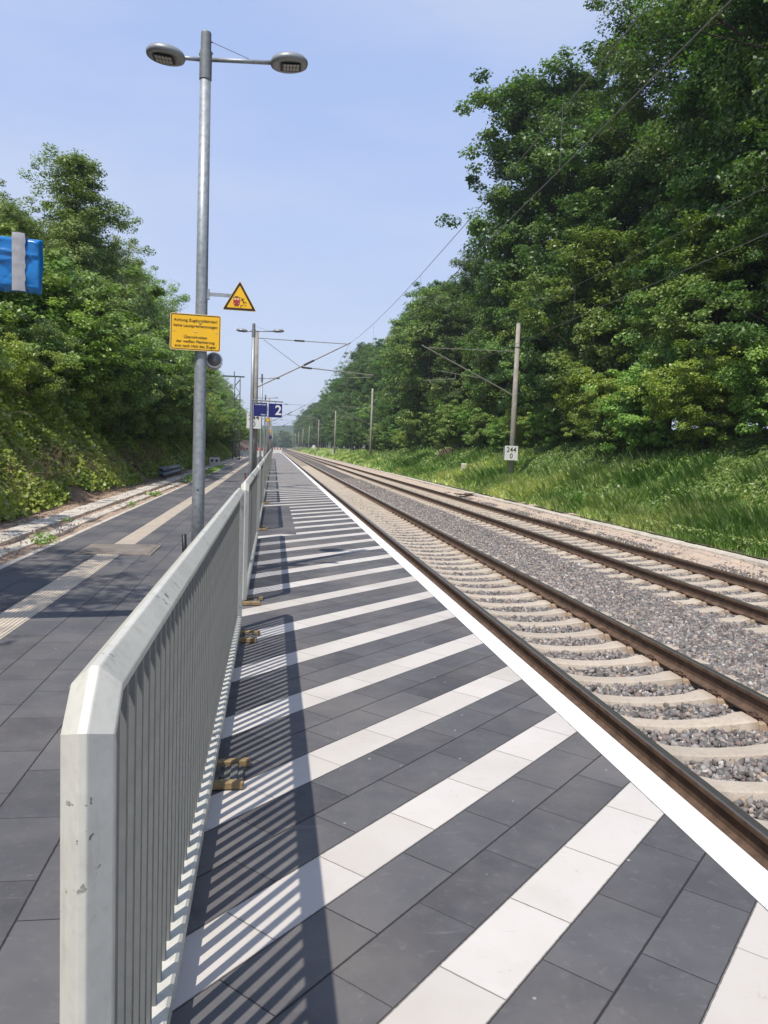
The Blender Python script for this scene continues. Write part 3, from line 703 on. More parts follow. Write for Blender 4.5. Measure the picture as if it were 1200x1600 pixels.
for s_, z in (('Achtung Zugdurchfahrten!', .115), ('keine Lautsprecheransagen', .062), ('Überschreiten', -.048), ('der weißen Markierung', -.092), ('erst nach Halt des Zuges', -.136)):
    text_obj('lettering', s_, .0385, M['sign_black'], t, (0, -.002, z), bold=0)
b = MB(); b.box((0, -.002, .006), (.035, .002, .006)); b.box((-.205, -.002, .006), (.03, .002, .004)); b.box((.205, -.002, .006), (.03, .002, .004)); b.build('dash', M['sign_cream'], t)

def tri_bar(b, wd, ht, rad_y):
    pass
def warn_triangle(x, y, zb, first):
    lab = 'yellow warning triangle with a train and a falling person on the nearest lamp post' if first else 'tiny distant yellow warning triangle on a lamp post far down the platform'
    t = thing('warning_sign', lab, 'sign', (x, y, zb), None if first else 'distant warning triangles on the lamp posts'); t.rotation_euler = (0, 0, R_(2))
    W, H = .345, .30
    def tri(s): # shrink about centroid
        c = H/3; return [(-W/2*s, c-c*s), (W/2*s, c-c*s), (0, c+(H-c)*s)]
    def rtri(s, q=.06):
        P = tri(s); out = []
        for i in range(3):
            a, p, n_ = Vector(P[i-1]), Vector(P[i]), Vector(P[(i+1) % 3])
            out += [tuple(p.lerp(a, q)), tuple(p.lerp(a, q*.35).lerp(p.lerp(n_, q*.35), .5)), tuple(p.lerp(n_, q))]
        return out
    b = MB(); b.prism(rtri(1), 0, .005); b.build('panel', M['yellow_edge'], t)
    b = MB(); b.prism(rtri(.955), -.0012, -.0002); b.build('border', M['sign_black'], t)
    b = MB(); b.prism(rtri(.74), -.0024, -.0012); b.build('yellow_field', M['yellow'], t)
    if first:
        yy = -.0042
        b = MB()
        def P(pts): b.prism(pts, yy, -.0024)
        P([(-.062, .062), (-.050, .052), (-.010, .052), (.002, .062), (.002, .120), (-.006, .128), (-.054, .128), (-.062, .120)]); b.build('train_body', M['sign_red'], t)
        b = MB(); yy = -.0052
        P([(-.056, .104), (-.033, .104), (-.033, .122), (-.056, .122)]); P([(-.027, .104), (-.004, .104), (-.004, .122), (-.027, .122)]); P([(-.056, .064), (-.048, .064), (-.048, .071), (-.056, .071)]); P([(-.012, .064), (-.004, .064), (-.004, .071), (-.012, .071)])
        b.build('train_windows', M['sign_cream'], t)
        b = MB(); yy = -.0042
        P([(-.066, .128), (.006, .128), (.006, .132), (-.066, .132)])
        P([(-.052, .138), (-.012, .138), (-.020, .143), (-.044, .143)]); P([(-.050, .036), (-.044, .052), (-.016, .052), (-.010, .036), (-.016, .036), (-.020, .046), (-.040, .046), (-.044, .036)])
        P([(.010, .030), (.016, .030), (.016, .050), (.036, .050), (.036, .055), (.010, .055)])
        # falling figure
        P([(.020, .112), (.028, .118), (.046, .086), (.036, .082)]); P([(.014, .120), (.020, .128), (.028, .124), (.022, .115)]); P([(.026, .114), (.046, .124), (.048, .120), (.030, .108)])
        P([(.040, .088), (.062, .090), (.072, .074), (.067, .072), (.058, .084), (.042, .082)]); P([(.036, .084), (.042, .060), (.046, .061), (.044, .084)]); P([(.016, .108), (.008, .098), (.011, .096), (.022, .104)])
        P([(.050, .050), (.066, .050), (.060, .058), (.054, .056)])
        b.build('pictogram', M['sign_black'], t)
    b = MB(); b.box((-.20, .030, .148), (.30, .014, .034)); b.build('bracket_arm', M['galv'], t)
    b = MB(); b.box((-.313, .045, .148), (.028, .05, .10)); b.build('bracket_plate', M['galv'], t)
warn_triangle(-.378, 7.97, 2.772, True); warn_triangle(-.378, 43.97, 2.772, False); warn_triangle(-.378, 79.97, 2.772, False)
def blue_sign(x, y, z, s_, label, texts):
    t = thing('platform_sign', label, 'sign', (x, y, z)); t.rotation_euler = (0, 0, 0)
    b = MB(); b.box((0, 0, 0), (.458, .035, .468), bev=.004); b.build('panel', M['blue'], t)
    b = MB(); ringface(b, rrect(.462, .472, .004), rrect(.448, .458, .003), -.0186); b.build('rim', M['white'], t)
    for tx, sz, lx, lz, bo in texts: text_obj('lettering', tx, sz, M['white'], t, (lx, -.0185, lz), bold=bo)
    b = MB(); b.tube([(0, 0, .23), (0, 0, .31)], .014, 8); b.build('hanger', M['galv_dark'], t); return t
blue_sign(-.475, 25.8, 2.605, 1, 'dark blue square sign with two lines of small white text beside the number two', [('Nordbf Ostbf', .066, 0, .165, .001), ('Süden', .064, .10, -.165, .001)])
blue_sign(.018, 25.8, 2.590, 1, 'dark blue square sign with a large white number 2', [('2', .44, .10, 0.0, .008)])
b = MB(); b.tube([(-.755, 25.8, 2.905), (.27, 25.8, 2.885)], .022, 8); o = b.build('sign_beam', M['galv_dark']); tag(o, 'thin steel beam above the two blue platform signs', 'beam')
o = blue_sign(-.52, 97.9, 2.45, 1, 'tiny distant dark blue sign on the far platform', [])

def km_sign(x, y, z, label):
    t = thing('kilometre_sign', label, 'sign', (x, y, z))
    b = MB(); b.box((0, 0, 0), (.70, .012, .74), bev=.003); b.build('panel', M['white'], t)
    text_obj('lettering', '244', .36, M['sign_black'], t, (0, -.0070, .155), bold=.004, sx=.95); text_obj('lettering', '0', .36, M['sign_black'], t, (0, -.0070, -.165), bold=.004, sx=.95)
    b = MB(); b.box((-.33, .16, 0), (.02, .30, .66)); b.box((.33, .16, 0), (.02, .30, .66)); b.build('side_plate', M['galv_dark'], t); return t
km_sign(12.16, 38.18, 1.50, 'white kilometre board reading 244 over 0 on the right mast in the grass')
km_sign(-1.00, 38.12, 2.60, 'white kilometre board reading 244 over 0 on the left mast behind the second lamp post')
km_sign(12.1, 155.8, .6, 'tiny distant white board on a mast right of the tracks')

# ------------------------------------------------------------------ overhead line masts
def insul_bm(p0, p1, b):
    p0 = Vector(p0); p1 = Vector(p1); d = p1-p0
    for i in range(7):
        c = p0+d*(i+.5)/7; b.tube([c-d*.03, c, c+d*.03], [.02, .055, .02], 10)
    b.tube([p0, p1], .016, 6)
MY = [38.5+58.2*i for i in range(9)]
def mast(x, y, top, side, label, grp, far=False, zb=-.7):
    """side +1: right of the tracks (arms reach left); -1: left"""
    t = thing('catenary_mast', label, 'mast', (x, y, 0), grp)
    b = MB(); b.tube([(0, 0, zb), (side*.0, 0, top*.5), (0, 0, top)], [.165, .14, .105], 16); b.build('mast_pole', M['mast_concrete'], t, True)
    if side > 0:
        if not far:
            b = MB(); b.box((0, 0, top+.02), (.14, .14, .05)); b.tube([(0, 0, top), (0, 0, top+.10)], .02, 6); b.build('mast_cap', M['galv_dark'], t)
            b = MB(); b.tube([(p*.13, q*.13, 6.95) for p, q in [(math.cos(a*.5236), math.sin(a*.5236)) for a in range(13)]], .015, 5); b.build('clamp_band', M['galv_dark'], t)
        b = MB(); b.tube([(-.65, 0, 6.72), (-4.88, 0, 6.66)], .018, 8); b.build('top_tube', M['tube_steel'], t)
        b = MB(); insul_bm((-.12, 0, 6.73), (-.65, 0, 6.72), b); b.build('insulator', M['tube_steel'], t)
        b = MB(); b.tube([(-.65, 0, 4.75), (-5.02, 0, 6.78)], .032, 8); b.build('cantilever_tube', M['tube_steel'], t)
        b = MB(); insul_bm((-.15, 0, 4.50), (-.65, 0, 4.75), b); b.build('insulator', M['tube_steel'], t)
        b = MB(); b.tube([(-1.85, 0, 5.28), (-4.2, 0, 5.55)], .016, 6); b.tube([(-3.2, 0, 5.40), (-3.2, 0, 5.18)], .014, 6); b.build('registration_tube', M['tube_steel'], t)
        b = MB(); b.tube([(-3.2, 0, 5.18), (-4.75, 0, 5.02)], .016, 6); b.build('steady_arm', M['tube_steel'], t)
        return t
    b = MB(); b.tube([(.10, 0, 6.66), (1.85, 0, 6.64)], .020, 8); b.tube([(2.35, 0, 6.64), (4.45, 0, 6.62)], .020, 8); b.build('top_tube', M['tube_steel'], t)
    b = MB(); b.tube([(.10, 0, 4.28), (2.35, 0, 5.46)], .032, 8); b.tube([(2.85, 0, 5.73), (4.65, 0, 6.70)], .032, 8); b.build('cantilever_tube', M['tube_steel'], t)
    b = MB(); b.tube([(1.85, 0, 6.64), (2.35, 0, 6.64)], .045, 8); b.tube([(2.35, 0, 5.46), (2.85, 0, 5.73)], .055, 8); b.tube([(2.25, 0, 5.35), (2.75, 0, 5.32)], .048, 8); b.build('insulator', M['insul'], t)
    b = MB(); b.tube([(.35, 0, 6.60), (2.12, 0, 5.40)], .014, 6); b.build('tie_rod', M['tube_steel'], t)
    b = MB(); b.tube([(2.12, 0, 5.37), (5.85, 0, 5.14)], .026, 8); b.tube([(5.68, 0, 5.15), (5.68, 0, 5.00)], .02, 6); b.build('registration_tube', M['tube_steel'], t)
    b = MB(); b.tube([(5.68, 0, 5.02), (4.62, 0, 4.97)], .016, 6); b.build('steady_arm', M['tube_steel'], t)
    return t
gR = 'concrete overhead line masts right of the tracks'; gL = 'concrete overhead line masts left of the tracks'
for i, y in enumerate(MY):
    if i == 0:
        mast(12.30, y, 8.15, 1, 'tall tapering concrete mast in the grass, carrying the right 244 over 0 board', gR, zb=-.8)
        mast(-.975, y, 7.0, -1, 'square-topped concrete mast just behind the second lamp post', gL)
    else:
        mast(12.2, y, 8.9+.2*(i % 2), 1, 'second concrete mast right of the tracks, in pale grass' if i == 1 else 'small distant concrete mast right of the tracks', gR, True, zb=-.8)
        mast(-.70, y, 7.4, -1, 'second concrete mast left of the tracks, beyond the blue signs' if i == 1 else 'small distant concrete mast left of the tracks', gL, True)
# wires
def wire_set(xc, x_off, name_lab):
    t = thing('overhead_line', name_lab, 'wires', (0, 0, 0), 'overhead lines of the two tracks')
    spans = [MY[0]-58.2]+MY
    mw = []; cw = []
    for a, c in zip(spans[:-1], spans[1:]):
        for k in range(12):
            s_ = k/12; y = a+(c-a)*s_; z = 5.70+.94*(2*s_-1)**2
            if y > -9: mw.append((xc+x_off*(1 if True else 0)*math.cos(math.pi*(y-MY[0])/58.2), y, z))
    cw = [(x+.0, y, 4.97) for x, y, z in mw]
    b = MB(); b.tube(mw, .0065, 5); b.build('messenger_wire', M['wire'], t)
    b = MB(); b.tube(cw, .0075, 5); b.build('contact_wire', M['wire'], t)
    for (x, y, z) in mw[1:44:2]:
        b = MB(); b.tube([(x, y, 4.97), (x, y, z)], .003, 4); b.build('dropper', M['wire'], t)
wire_set(T1, .18, 'overhead wires above the track beside the platform'); wire_set(T2, .25, 'overhead wires above the second track, in front of the wood')

# lattice mast on the left
t = thing('lattice_mast', 'green steel lattice mast with crossarm standing in the left bushes', 'mast', (-3.35, 70, 0))
b = MB(); hw0, hw1, ht = .32, .22, 7.4
def cr(z): return hw0+(hw1-hw0)*z/ht
for sx in (-1, 1):
    for sy in (-1, 1): b.tube([(sx*hw0, sy*hw0, -.2), (sx*hw1, sy*hw1, ht)], .035, 4)
b.build('leg_angles', M['green_steel'], t)
b = MB(); z = 0; k = 0
while z < ht-.5:
    a, c = cr(z), cr(z+.6); s_ = 1 if k % 2 else -1
    for (p, q) in (((-a*s_, -a, z), (c*s_, -c, z+.6)), ((-a*s_, a, z), (c*s_, c, z+.6)), ((-a, -a*s_, z), (-c, c*s_, z+.6)), ((a, -a*s_, z), (c, c*s_, z+.6))): b.tube([p, q], .02, 4)
    if k % 3 == 0:
        for sy in (-1, 1): b.tube([(-a, sy*a, z), (a, sy*a, z)], .025, 4)
    z += .6; k += 1
b.build('lattice', M['green_steel'], t)
b = MB(); b.box((-.35, 0, ht+.05), (1.9, .12, .12)); b.tube([(-.3, 0, ht), (-.3, 0, ht+.5)], .04, 6); b.build('crossarm', M['green_steel'], t)

# ------------------------------------------------------------------ wrapped sign on the left
t = thing('wrapped_sign', 'sign board wrapped in blue tarpaulin with a strip of silver tape', 'sign', (-1.505, 5.30, 2.52), rz=R_(8))
def tarp_bm(W=1.75, H=.34, D=.11):
    b = MB(); nx, nz = 190, 48; g = random.Random(5)
    fl = [(g.uniform(-W, 0), g.uniform(-.16, .16), g.uniform(.03, .12), g.uniform(-1.2, 1.2), g.uniform(-.009, .011)) for _ in range(110)]
    def disp(x, z):
        o = 0
        for cx, cz, wd, an, am in fl:
            u_ = (x-cx)*math.cos(an)+(z-cz)*math.sin(an); v_ = -(x-cx)*math.sin(an)+(z-cz)*math.cos(an)
            o += am*math.exp(-abs(v_)/(wd*.13)-(u_/(wd*2.2))**2)
        return o+.004*math.sin(x*31+z*17)+.003*math.sin(x*13-z*41)
    vs = []; fs = []
    for s_ in (-1, 1):
        for i in range(nx+1):
            for j in range(nz+1):
                x = -W+W*i/nx; z = -H/2+H*j/nz
                e = min(1, min(-x if x > -W/2 else x+W, 10)/.02+.0, (H/2-abs(z))/.03)
                e = max(0, e)**.5
                xe = x+(.004*math.sin(z*19+1)+.016*max(0, z/(H/2)-.6) if i == nx else 0); ze = z+(.006*math.sin(x*37)+.004*math.sin(x*91) if j in (0, nz) else 0)
                vs.append((xe, s_*(D/2*e+disp(x, z)*e), ze))
        o = 0 if s_ < 0 else (nx+1)*(nz+1)
        for i in range(nx):
            for j in range(nz):
                q = (o+i*(nz+1)+j, o+(i+1)*(nz+1)+j, o+(i+1)*(nz+1)+j+1, o+i*(nz+1)+j+1); fs.append(q if s_ < 0 else q[::-1])
    return b.add(vs, fs)
tarp_bm().build('tarpaulin', M['tarp'], t, True)
b = MB(); n_ = 14
vs = []
for j in range(n_+1):
    z = -.175+.36*j/n_; off = -.070-.0015*math.sin(j*2.1); ss = (.0 if j < n_ else .03)
    vs += [(-.170, off+.0, z), (-.130, off-.006, z+.002), (-.090-.003*(j % 3), off, z)]
fs = []
for j in range(n_): fs += [(j*3, j*3+1, j*3+4, j*3+3), (j*3+1, j*3+2, j*3+5, j*3+4)]
b.add(vs, fs); b.add([(-.170, -.07, .182), (-.090, -.07, .182), (-.090, .07, .186), (-.170, .07, .186)], [(0, 1, 2, 3)]); b.build('tape', M['tape'], t, True)
b = MB(); b.lathe([(.05, 0), (.05, 3.2)], c=(-3.35, 4.99, 0), n=16); b.box((-3.1, 5.03, 2.52), (.5, .04, .06)); o = b.build('sign_post', M['galv']); tag(o, 'galvanised post at the far left carrying the tarpaulin-wrapped sign', 'post')

# ------------------------------------------------------------------ small things on the left path
t = thing('access_cover', 'large brown concrete access cover set across the tactile strip', 'cover', (-1.945, 10.235, 0))
b = MB(); b.box((0, 0, .006), (.92, .94, .016), bev=.004); b.build('cover_frame', M['cover'], t)
b = MB(); b.box((0, 0, .012), (.84, .86, .018), bev=.006); b.build('cover_lid', M['cover'], t)
b = MB()
for sx, sy in ((-.3, -.33), (.3, .33)): b.box((sx, sy, .0215), (.07, .025, .002))
b.build('lift_slot', M['black'], t)
pp = [((-4.62, 31.2, .02), (-4.78, 37.2, .05)), ((-4.45, 30.9, .02), (-4.50, 37.0, .04)), ((-4.28, 30.5, .02), (-4.33, 36.6, .02)), ((-4.55, 31.5, .19), (-4.66, 37.4, .20)), ((-4.38, 31.1, .19), (-4.42, 37.1, .19))]
for i, (a, c) in enumerate(pp):
    a = Vector(a); c = Vector(c); d = (c-a).normalized(); b = MB()
    s1 = d.orthogonal().normalized(); s2 = d.cross(s1); n = 20; ro, ri = .088, .076; vs = []
    for p, rr in ((a, ri), (a, ro), (c, ro), (c, ri)):
        for j in range(n): th = 2*math.pi*j/n; vs.append(p+(s1*math.cos(th)+s2*math.sin(th))*rr+Vector((0, 0, .09)))
    fs = []
    for k in (0, 1, 2, 3):
        for j in range(n): q = (j+1) % n; fs.append((k*n+j, k*n+q, ((k+1) % 4)*n+q, ((k+1) % 4)*n+j))
    b.add(vs, fs); o = b.build('plastic_pipe', M['pipe'], None, True)
    tag(o, ['grey pipe lying nearest the hedge at the bottom of the pile', 'grey pipe in the middle of the bottom layer of the pile', 'grey pipe nearest the paving at the bottom of the pile', 'upper grey pipe on the hedge side of the pile', 'upper grey pipe on the paving side of the pile'][i], 'pipe', 'grey pipes piled by the hedge')
t = thing('concrete_block', 'pale rectangular block with two dark holes beside the hedge', 'block', (-3.85, 51.3, 0))
b = MB(); b.box((0, .2, .27), (.68, .3, .50), bev=.02); b.build('block_body', M['white'], t)
for sx in (-.15, .15):
    b = MB(); b.lathe([(.075, 0), (.075, .012)], n=16); o = b.build('hole', M['black'], t, loc=(sx, .047, .30)); o.rotation_euler = (R_(90), 0, 0)
def hoard(x0, x1, y, label):
    t = thing('barrier_board', label, 'barrier', ((x0+x1)/2, y, 0), 'red and white barrier boards closing the far end'); W = x1-x0
    b = MB(); b.box((0, 0, .95), (W, .05, .26)); b.box((0, 0, .42), (W, .03, .60)); b.build('board', M['white'], t)
    b = MB(); n = max(3, int(W/.5))
    for i in range(n): b.box((-W/2+(i+.5)*W/n, -.028, .95), (W/n*.45, .006, .24))
    b.build('red_stripes', M['red'], t)
    for sx in (-1, 1):
        b = MB(); b.box((sx*W*.42, 0, .5), (.06, .06, 1.05)); b.box((sx*W*.42, 0, .04), (.2, .6, .08)); b.build('post', M['white'], t)
hoard(-4.0, -2.95, 92, 'red and white barrier board across the left path beside the hedge'); hoard(-2.7, -1.1, 92.5, 'red and white barrier board beside the distant barriers on the path')
hoard(-.1, 1.5, 142, 'red and white barrier board across the far end of the platform')
# right verge items
o = MB(); o.box((0, 0, 0), (.95, .55, .05), rz=.2, ry=.06, bev=.01); o.box((.28, .12, .04), (.5, .3, .04), rz=.5); q = o.build('steel_plate', M['rust_plate'], loc=(9.35, 36.4, -.62)); tag(q, 'rusty steel plate lying on the sand beside the far rail', 'plate')
o = MB(); o.box((0, 0, .35), (.34, .34, 1.7), bev=.03); q = o.build('marker_post', M['concrete'], loc=(12.0, 47.3, -.45)); tag(q, 'short grey concrete marker post standing in the tall grass', 'post')
t = thing('distant_signal', 'small distant track signal with round white board right of the tracks', 'signal', (9.6, 180, -.7))
b = MB(); b.tube([(0, 0, 0), (0, 0, 2.6)], .07, 8); b.build('signal_post', M['galv_dark'], t); b = MB(); b.lathe([(.42, 0), (.42, .04)], n=16); o = b.build('signal_disc', M['white'], t, loc=(-.3, 0, 2.2)); o.rotation_euler = (R_(90), 0, 0)

# ------------------------------------------------------------------ vegetation
def leaf_quads(g, P, Nrm, size, tone, asp=.62):
    """folded little diamond leaves at points P, about normals Nrm -> verts (n*4), tones"""
    n = len(P); Nn = Nrm+g.normal(scale=.55, size=(n, 3)); Nn /= np.linalg.norm(Nn, axis=1)[:, None]+1e-9
    a = g.normal(size=(n, 3)); a -= Nn*np.sum(a*Nn, 1)[:, None]; a /= np.linalg.norm(a, axis=1)[:, None]+1e-9
    b_ = np.cross(Nn, a); L = size[:, None] if np.ndim(size) else size
    V = np.stack([P-a*L*.5, P+b_*L*.5*asp-Nn*L*.10, P+a*L*.55, P-b_*L*.5*asp-Nn*L*.10], 1)
    return V.reshape(-1, 3), np.repeat(tone, 4)
def join_mb(b, name, mat, parent): return b.build(name, mat, parent, True)

def make_tree(seed, H, R, base, prof, nlimb, ncl, npc, leaf, lmat, bmat, rtrunk, droop=0.0, clr=.55, lean=0.0):
    """returns (trunk mesh, crown mesh). prof(t) gives the crown radius factor for t in 0..1 from crown base to top"""
    g = np.random.RandomState(seed); rr = random.Random(seed)
    b = MB(); tp = []; k = 9
    for i in range(k+1):
        t_ = i/k; tp.append(Vector((lean*H*t_*t_+.012*H*math.sin(2.3*t_+seed)*t_, .012*H*math.sin(3.1*t_+seed*2)*t_, H*.93*t_)))
    b.tube([tp[0]-Vector((0, 0, .5))]+tp, [rtrunk*1.35]+[rtrunk*(1-.88*(i/k)) for i in range(k+1)], 9)
    cents = []; wts = []
    ph = g.rand()*6
    for i in range(nlimb):
        t_ = (i+.5)/nlimb; zb = base+(H*.95-base)*t_**.95
        f_ = min(1, zb/(H*.93)); ii = f_*k; i0 = int(min(k-1, ii)); p0 = tp[i0].lerp(tp[i0+1], ii-i0)
        az = i*2.399+g.normal()*.35; rad = R*prof(t_)*(.62+.50*g.rand())*(1+.22*math.sin(az*2+ph)+.15*math.sin(az*3+ph*2))
        rise = rad*(.30+.45*t_)+.3-droop*rad
        p3 = p0+Vector((math.cos(az)*rad, math.sin(az)*rad, rise))
        p1 = p0.lerp(p3, .35)+Vector((0, 0, -.06*rad)); p2 = p0.lerp(p3, .7)+Vector((g.normal()*.07*rad, g.normal()*.07*rad, .02*rad))
        rl = rtrunk*(.42-.27*t_)
        b.tube([p0, p1, p2, p3], [rl, rl*.7, rl*.42, rl*.12], 5, caps=False)
        m_ = max(3, int(ncl/nlimb*(.5+1.0*prof(t_))))
        for j in range(m_):
            s_ = .30+.72*math.sqrt(g.rand()); q = p0.lerp(p1, s_/.35) if s_ < .35 else (p1.lerp(p2, (s_-.35)/.35) if s_ < .7 else p2.lerp(p3, (s_-.7)/.3))
            sp_ = rad*.30*(1.1-s_*.5)+.25; e = q+Vector((g.normal()*sp_, g.normal()*sp_, abs(g.normal())*sp_*.75-droop*sp_*1.5))
            if j % 2 == 0: b.tube([q, q.lerp(e, .5)+Vector((0, 0, .05)), e], [rl*.22+.006, rl*.12+.004, .004], 3, caps=False)
            cents.append(e); wts.append(.7+.6*g.rand())
    # a leader of clusters at the top
    for j in range(max(4, ncl//40)):
        e = tp[-1]+Vector((g.normal()*R*.10, g.normal()*R*.10, -g.rand()*H*.08+.035*H*g.rand())); cents.append(e); wts.append(.8)
    cents = np.array([tuple(c) for c in cents]); wts = np.array(wts); nc = len(cents)
    cnt = np.maximum(6, (npc*wts).astype(int)); idx = np.repeat(np.arange(nc), cnt); n = len(idx)
    u_ = g.normal(size=(n, 3)); u_ /= np.linalg.norm(u_, axis=1)[:, None]; rad = g.rand(n)**.45
    ax = clr*(.65+.7*g.rand(nc)); off = u_*rad[:, None]*np.stack([ax[idx], ax[idx], ax[idx]*(.55+droop)], 1)
    P = cents[idx]+off; ctr = np.array([0, 0, H*.5]); out = P-ctr; out /= np.linalg.norm(out, axis=1)[:, None]+1e-6
    Nm = out*.5+u_*.35+np.array([0, 0, .75]); ct = g.rand(nc)
    tone = np.clip(.15+.45*ct[idx]+.40*g.rand(n)**1.3+.0*P[:, 2], 0, 1)
    V, T = leaf_quads(g, P, Nm, leaf*(.6+.8*g.rand(n)), tone)
    c = npmesh('crown', V, np.arange(n*4).reshape(-1, 4), lmat, None, {'tone': T})
    tr = b.build('trunk', bmat, None, True)
    cm, tm = c.data, tr.data; bpy.data.objects.remove(c); bpy.data.objects.remove(tr); return tm, cm
def plant_tree(proto, kind, x, y, z, s, rz, label, cat, group, parts=('trunk', 'crown'), sz=None):
    t = thing(kind, label, cat, (x, y, z), group, rz); t.scale = (s, s, sz or s)
    for nm, me in zip(parts, proto):
        o = bpy.data.objects.new(nm, me); C.objects.link(o); o.parent = t
    return t
near_leaf = None
broad = lambda t_: (math.sin(math.pi*min(1, .16+.84*t_)**.9))**.55 if t_ < .97 else .25
full = lambda t_: 1.0-.55*t_**2.2
cone = lambda t_: (1-t_)**.75*.95+.10
egg = lambda t_: math.sin(math.pi*(.12+.86*t_))**.6
big = [make_tree(11, 24, 6.0, 3.0, egg, 40, 640, 125, .24, M['leaf_oak'], M['bark'], .34, clr=.85),
       make_tree(12, 22, 5.2, 1.5, full, 44, 640, 120, .23, M['leaf_oak'], M['bark'], .28, clr=.80),
       make_tree(13, 26, 6.6, 6.0, egg, 36, 580, 120, .25, M['leaf_oak'], M['bark'], .42, clr=.95, lean=-.03)]
near = [make_tree(14, 25, 6.2, 3.0, egg, 44, 720, 235, .145, M['leaf_oak'], M['bark'], .38, clr=.80)]
mid = [make_tree(21, 15, 4.2, .8, full, 34, 420, 120, .22, M['leaf_oak'], M['bark'], .18, clr=.7),
       make_tree(22, 16, 4.6, 1.0, egg, 34, 420, 120, .23, M['leaf_light'], M['bark'], .18, clr=.75)]
pop = [make_tree(31, 13, 3.0, 1.0, cone, 46, 620, 95, .125, M['leaf_poplar'], M['bark_pale'], .13, clr=.50),
       make_tree(32, 12, 3.4, .6, egg, 40, 640, 100, .13, M['leaf_poplar'], M['bark_pale'], .12, clr=.55),
       make_tree(33, 12, 3.2, 1.2, full, 40, 560, 100, .12, M['leaf_poplar'], M['bark_pale'], .13, droop=.35, clr=.50)]
def make_shrub(seed, H, R, n, leaf, mat, clr=.34):
    return make_tree(seed, H, R, .15, egg, 16, 150, n, leaf, mat, M['bark'], .045, clr=clr)
shr = [make_shrub(41, 3.2, 1.9, 130, .13, M['leaf_light']), make_shrub(42, 2.6, 1.8, 130, .12, M['leaf_light']), make_shrub(43, 3.4, 1.8, 130, .10, M['leaf_poplar']), make_shrub(44, 3.0, 1.9, 130, .10, M['leaf_bramble'])]

gR1 = 'tall trees of the wood right of the tracks'; gR2 = 'shrubs along the foot of the wood'
g0 = random.Random(77)
def gz_r(x, y): return float(zr(np.array([x]), np.array([y]))[0])-.1
def gz_l(x, y): return float(zl(np.array([x]), np.array([y]))[0])-.1
named = [  # x, y, proto, height scale, label
    (20.6, 26, 2, 1.12, 'huge dark tree towering at the right edge of the picture'),
    (22.0, 34.5, 0, 1.06, 'tall dark tree with an overhanging upper branch beside the huge right edge tree'),
    (18.1, 50.5, 0, 1.0, 'high rounded tree whose crown stands out against the sky left of the darkest trees'),
    (20.6, 66, 0, .66, 'broad olive green tree whose left edge meets the open sky above the right mast'),
]
for x, y, p, s, lab in named: plant_tree(big[p] if y > 40 else near[0], 'broadleaf_tree', x, y, gz_r(x, y), s, g0.uniform(0, 6.28), lab, 'tree', gR1)
front = [(18.8, 13, 1, 1.0), (19.8, 19.5, 0, 1.0), (19.6, 30, 1, .72), (19.4, 42.5, 1, .78), (20.5, 58, 1, .88)]
for x, y, p, s in front: plant_tree(big[p] if y > 28 else near[0], 'broadleaf_tree', x, y, gz_r(x, y), s, g0.uniform(0, 6.28), 'dark green tree in the front row of the wood near the right mast', 'tree', gR1)
y = 72
while y < 560:
    x = 18.9+g0.uniform(-.7, .9); p = g0.choice([0, 1, 1, 2]); hs = g0.uniform(.58, .70) if y < 82 else g0.uniform(.66, .80)
    plant_tree(big[p], 'broadleaf_tree', x, y, gz_r(x, y), hs, g0.uniform(0, 6.28), 'tree in the front edge of the wood receding into the distance', 'tree', gR1); y += g0.uniform(4.5, 6.5)*(1 if y < 200 else 1.6)
y = 10
while y < 330:
    x = 26.5+g0.uniform(-1.5, 2.5); plant_tree(big[g0.choice([0, 1, 2])], 'broadleaf_tree', x, y, gz_r(x, y), g0.uniform(.72, .92) if y < 50 else g0.uniform(.6, .72), g0.uniform(0, 6.28), 'tree standing deeper in the wood behind the front row', 'tree', gR1); y += g0.uniform(6.5, 9)*(1 if y < 120 else 1.7)
y = 14
while y < 150:
    x = 35+g0.uniform(-2, 3); plant_tree(big[1], 'broadleaf_tree', x, y, gz_r(x, y), g0.uniform(.6, .7) if y < 50 else .6, g0.uniform(0, 6.28), 'tree standing deeper in the wood behind the front row', 'tree', gR1); y += g0.uniform(7, 10)
for k in range(34):
    x = -75+150*(k+.5)/34+g0.uniform(-2, 2); y = 600+g0.uniform(0, 60)+abs(x)*.2
    plant_tree(mid[g0.choice([0, 1])], 'broadleaf_tree', x, y, -1.4, g0.uniform(.7, 1.0), g0.uniform(0, 6.28), 'small tree closing the view at the vanishing point of the tracks', 'tree', 'trees across the far end of the line')
y = 22
while y < 230:
    x = 17.2+g0.uniform(-.5, 1.2); p = g0.choice([0, 0, 1]); s = g0.uniform(.45, .7)
    plant_tree(mid[p], 'young_tree', x, y, gz_r(x, y), s, g0.uniform(0, 6.28), 'leafy young tree filling the wood edge under the taller crowns', 'tree', 'young trees at the wood edge'); y += g0.uniform(4, 7)*(1 if y < 100 else 1.6)
plant_tree(mid[1], 'young_tree', 15.9, 78, gz_r(15.9, 78), .95, 1.1, 'yellow-green young tree standing out behind the second right mast', 'tree', 'young trees at the wood edge')
y = 15
while y < 110:
    x = 15.6+g0.uniform(-.5, .9); s = g0.uniform(.6, 1.1)
    plant_tree(shr[g0.choice([0, 1, 1, 3])], 'shrub', x, y, gz_r(x, y), s, g0.uniform(0, 6.28), 'bright green shrub at the foot of the wood behind the grass verge', 'shrub', gR2); y += g0.uniform(1.8, 3.4)*(1 if y < 60 else 1.6)

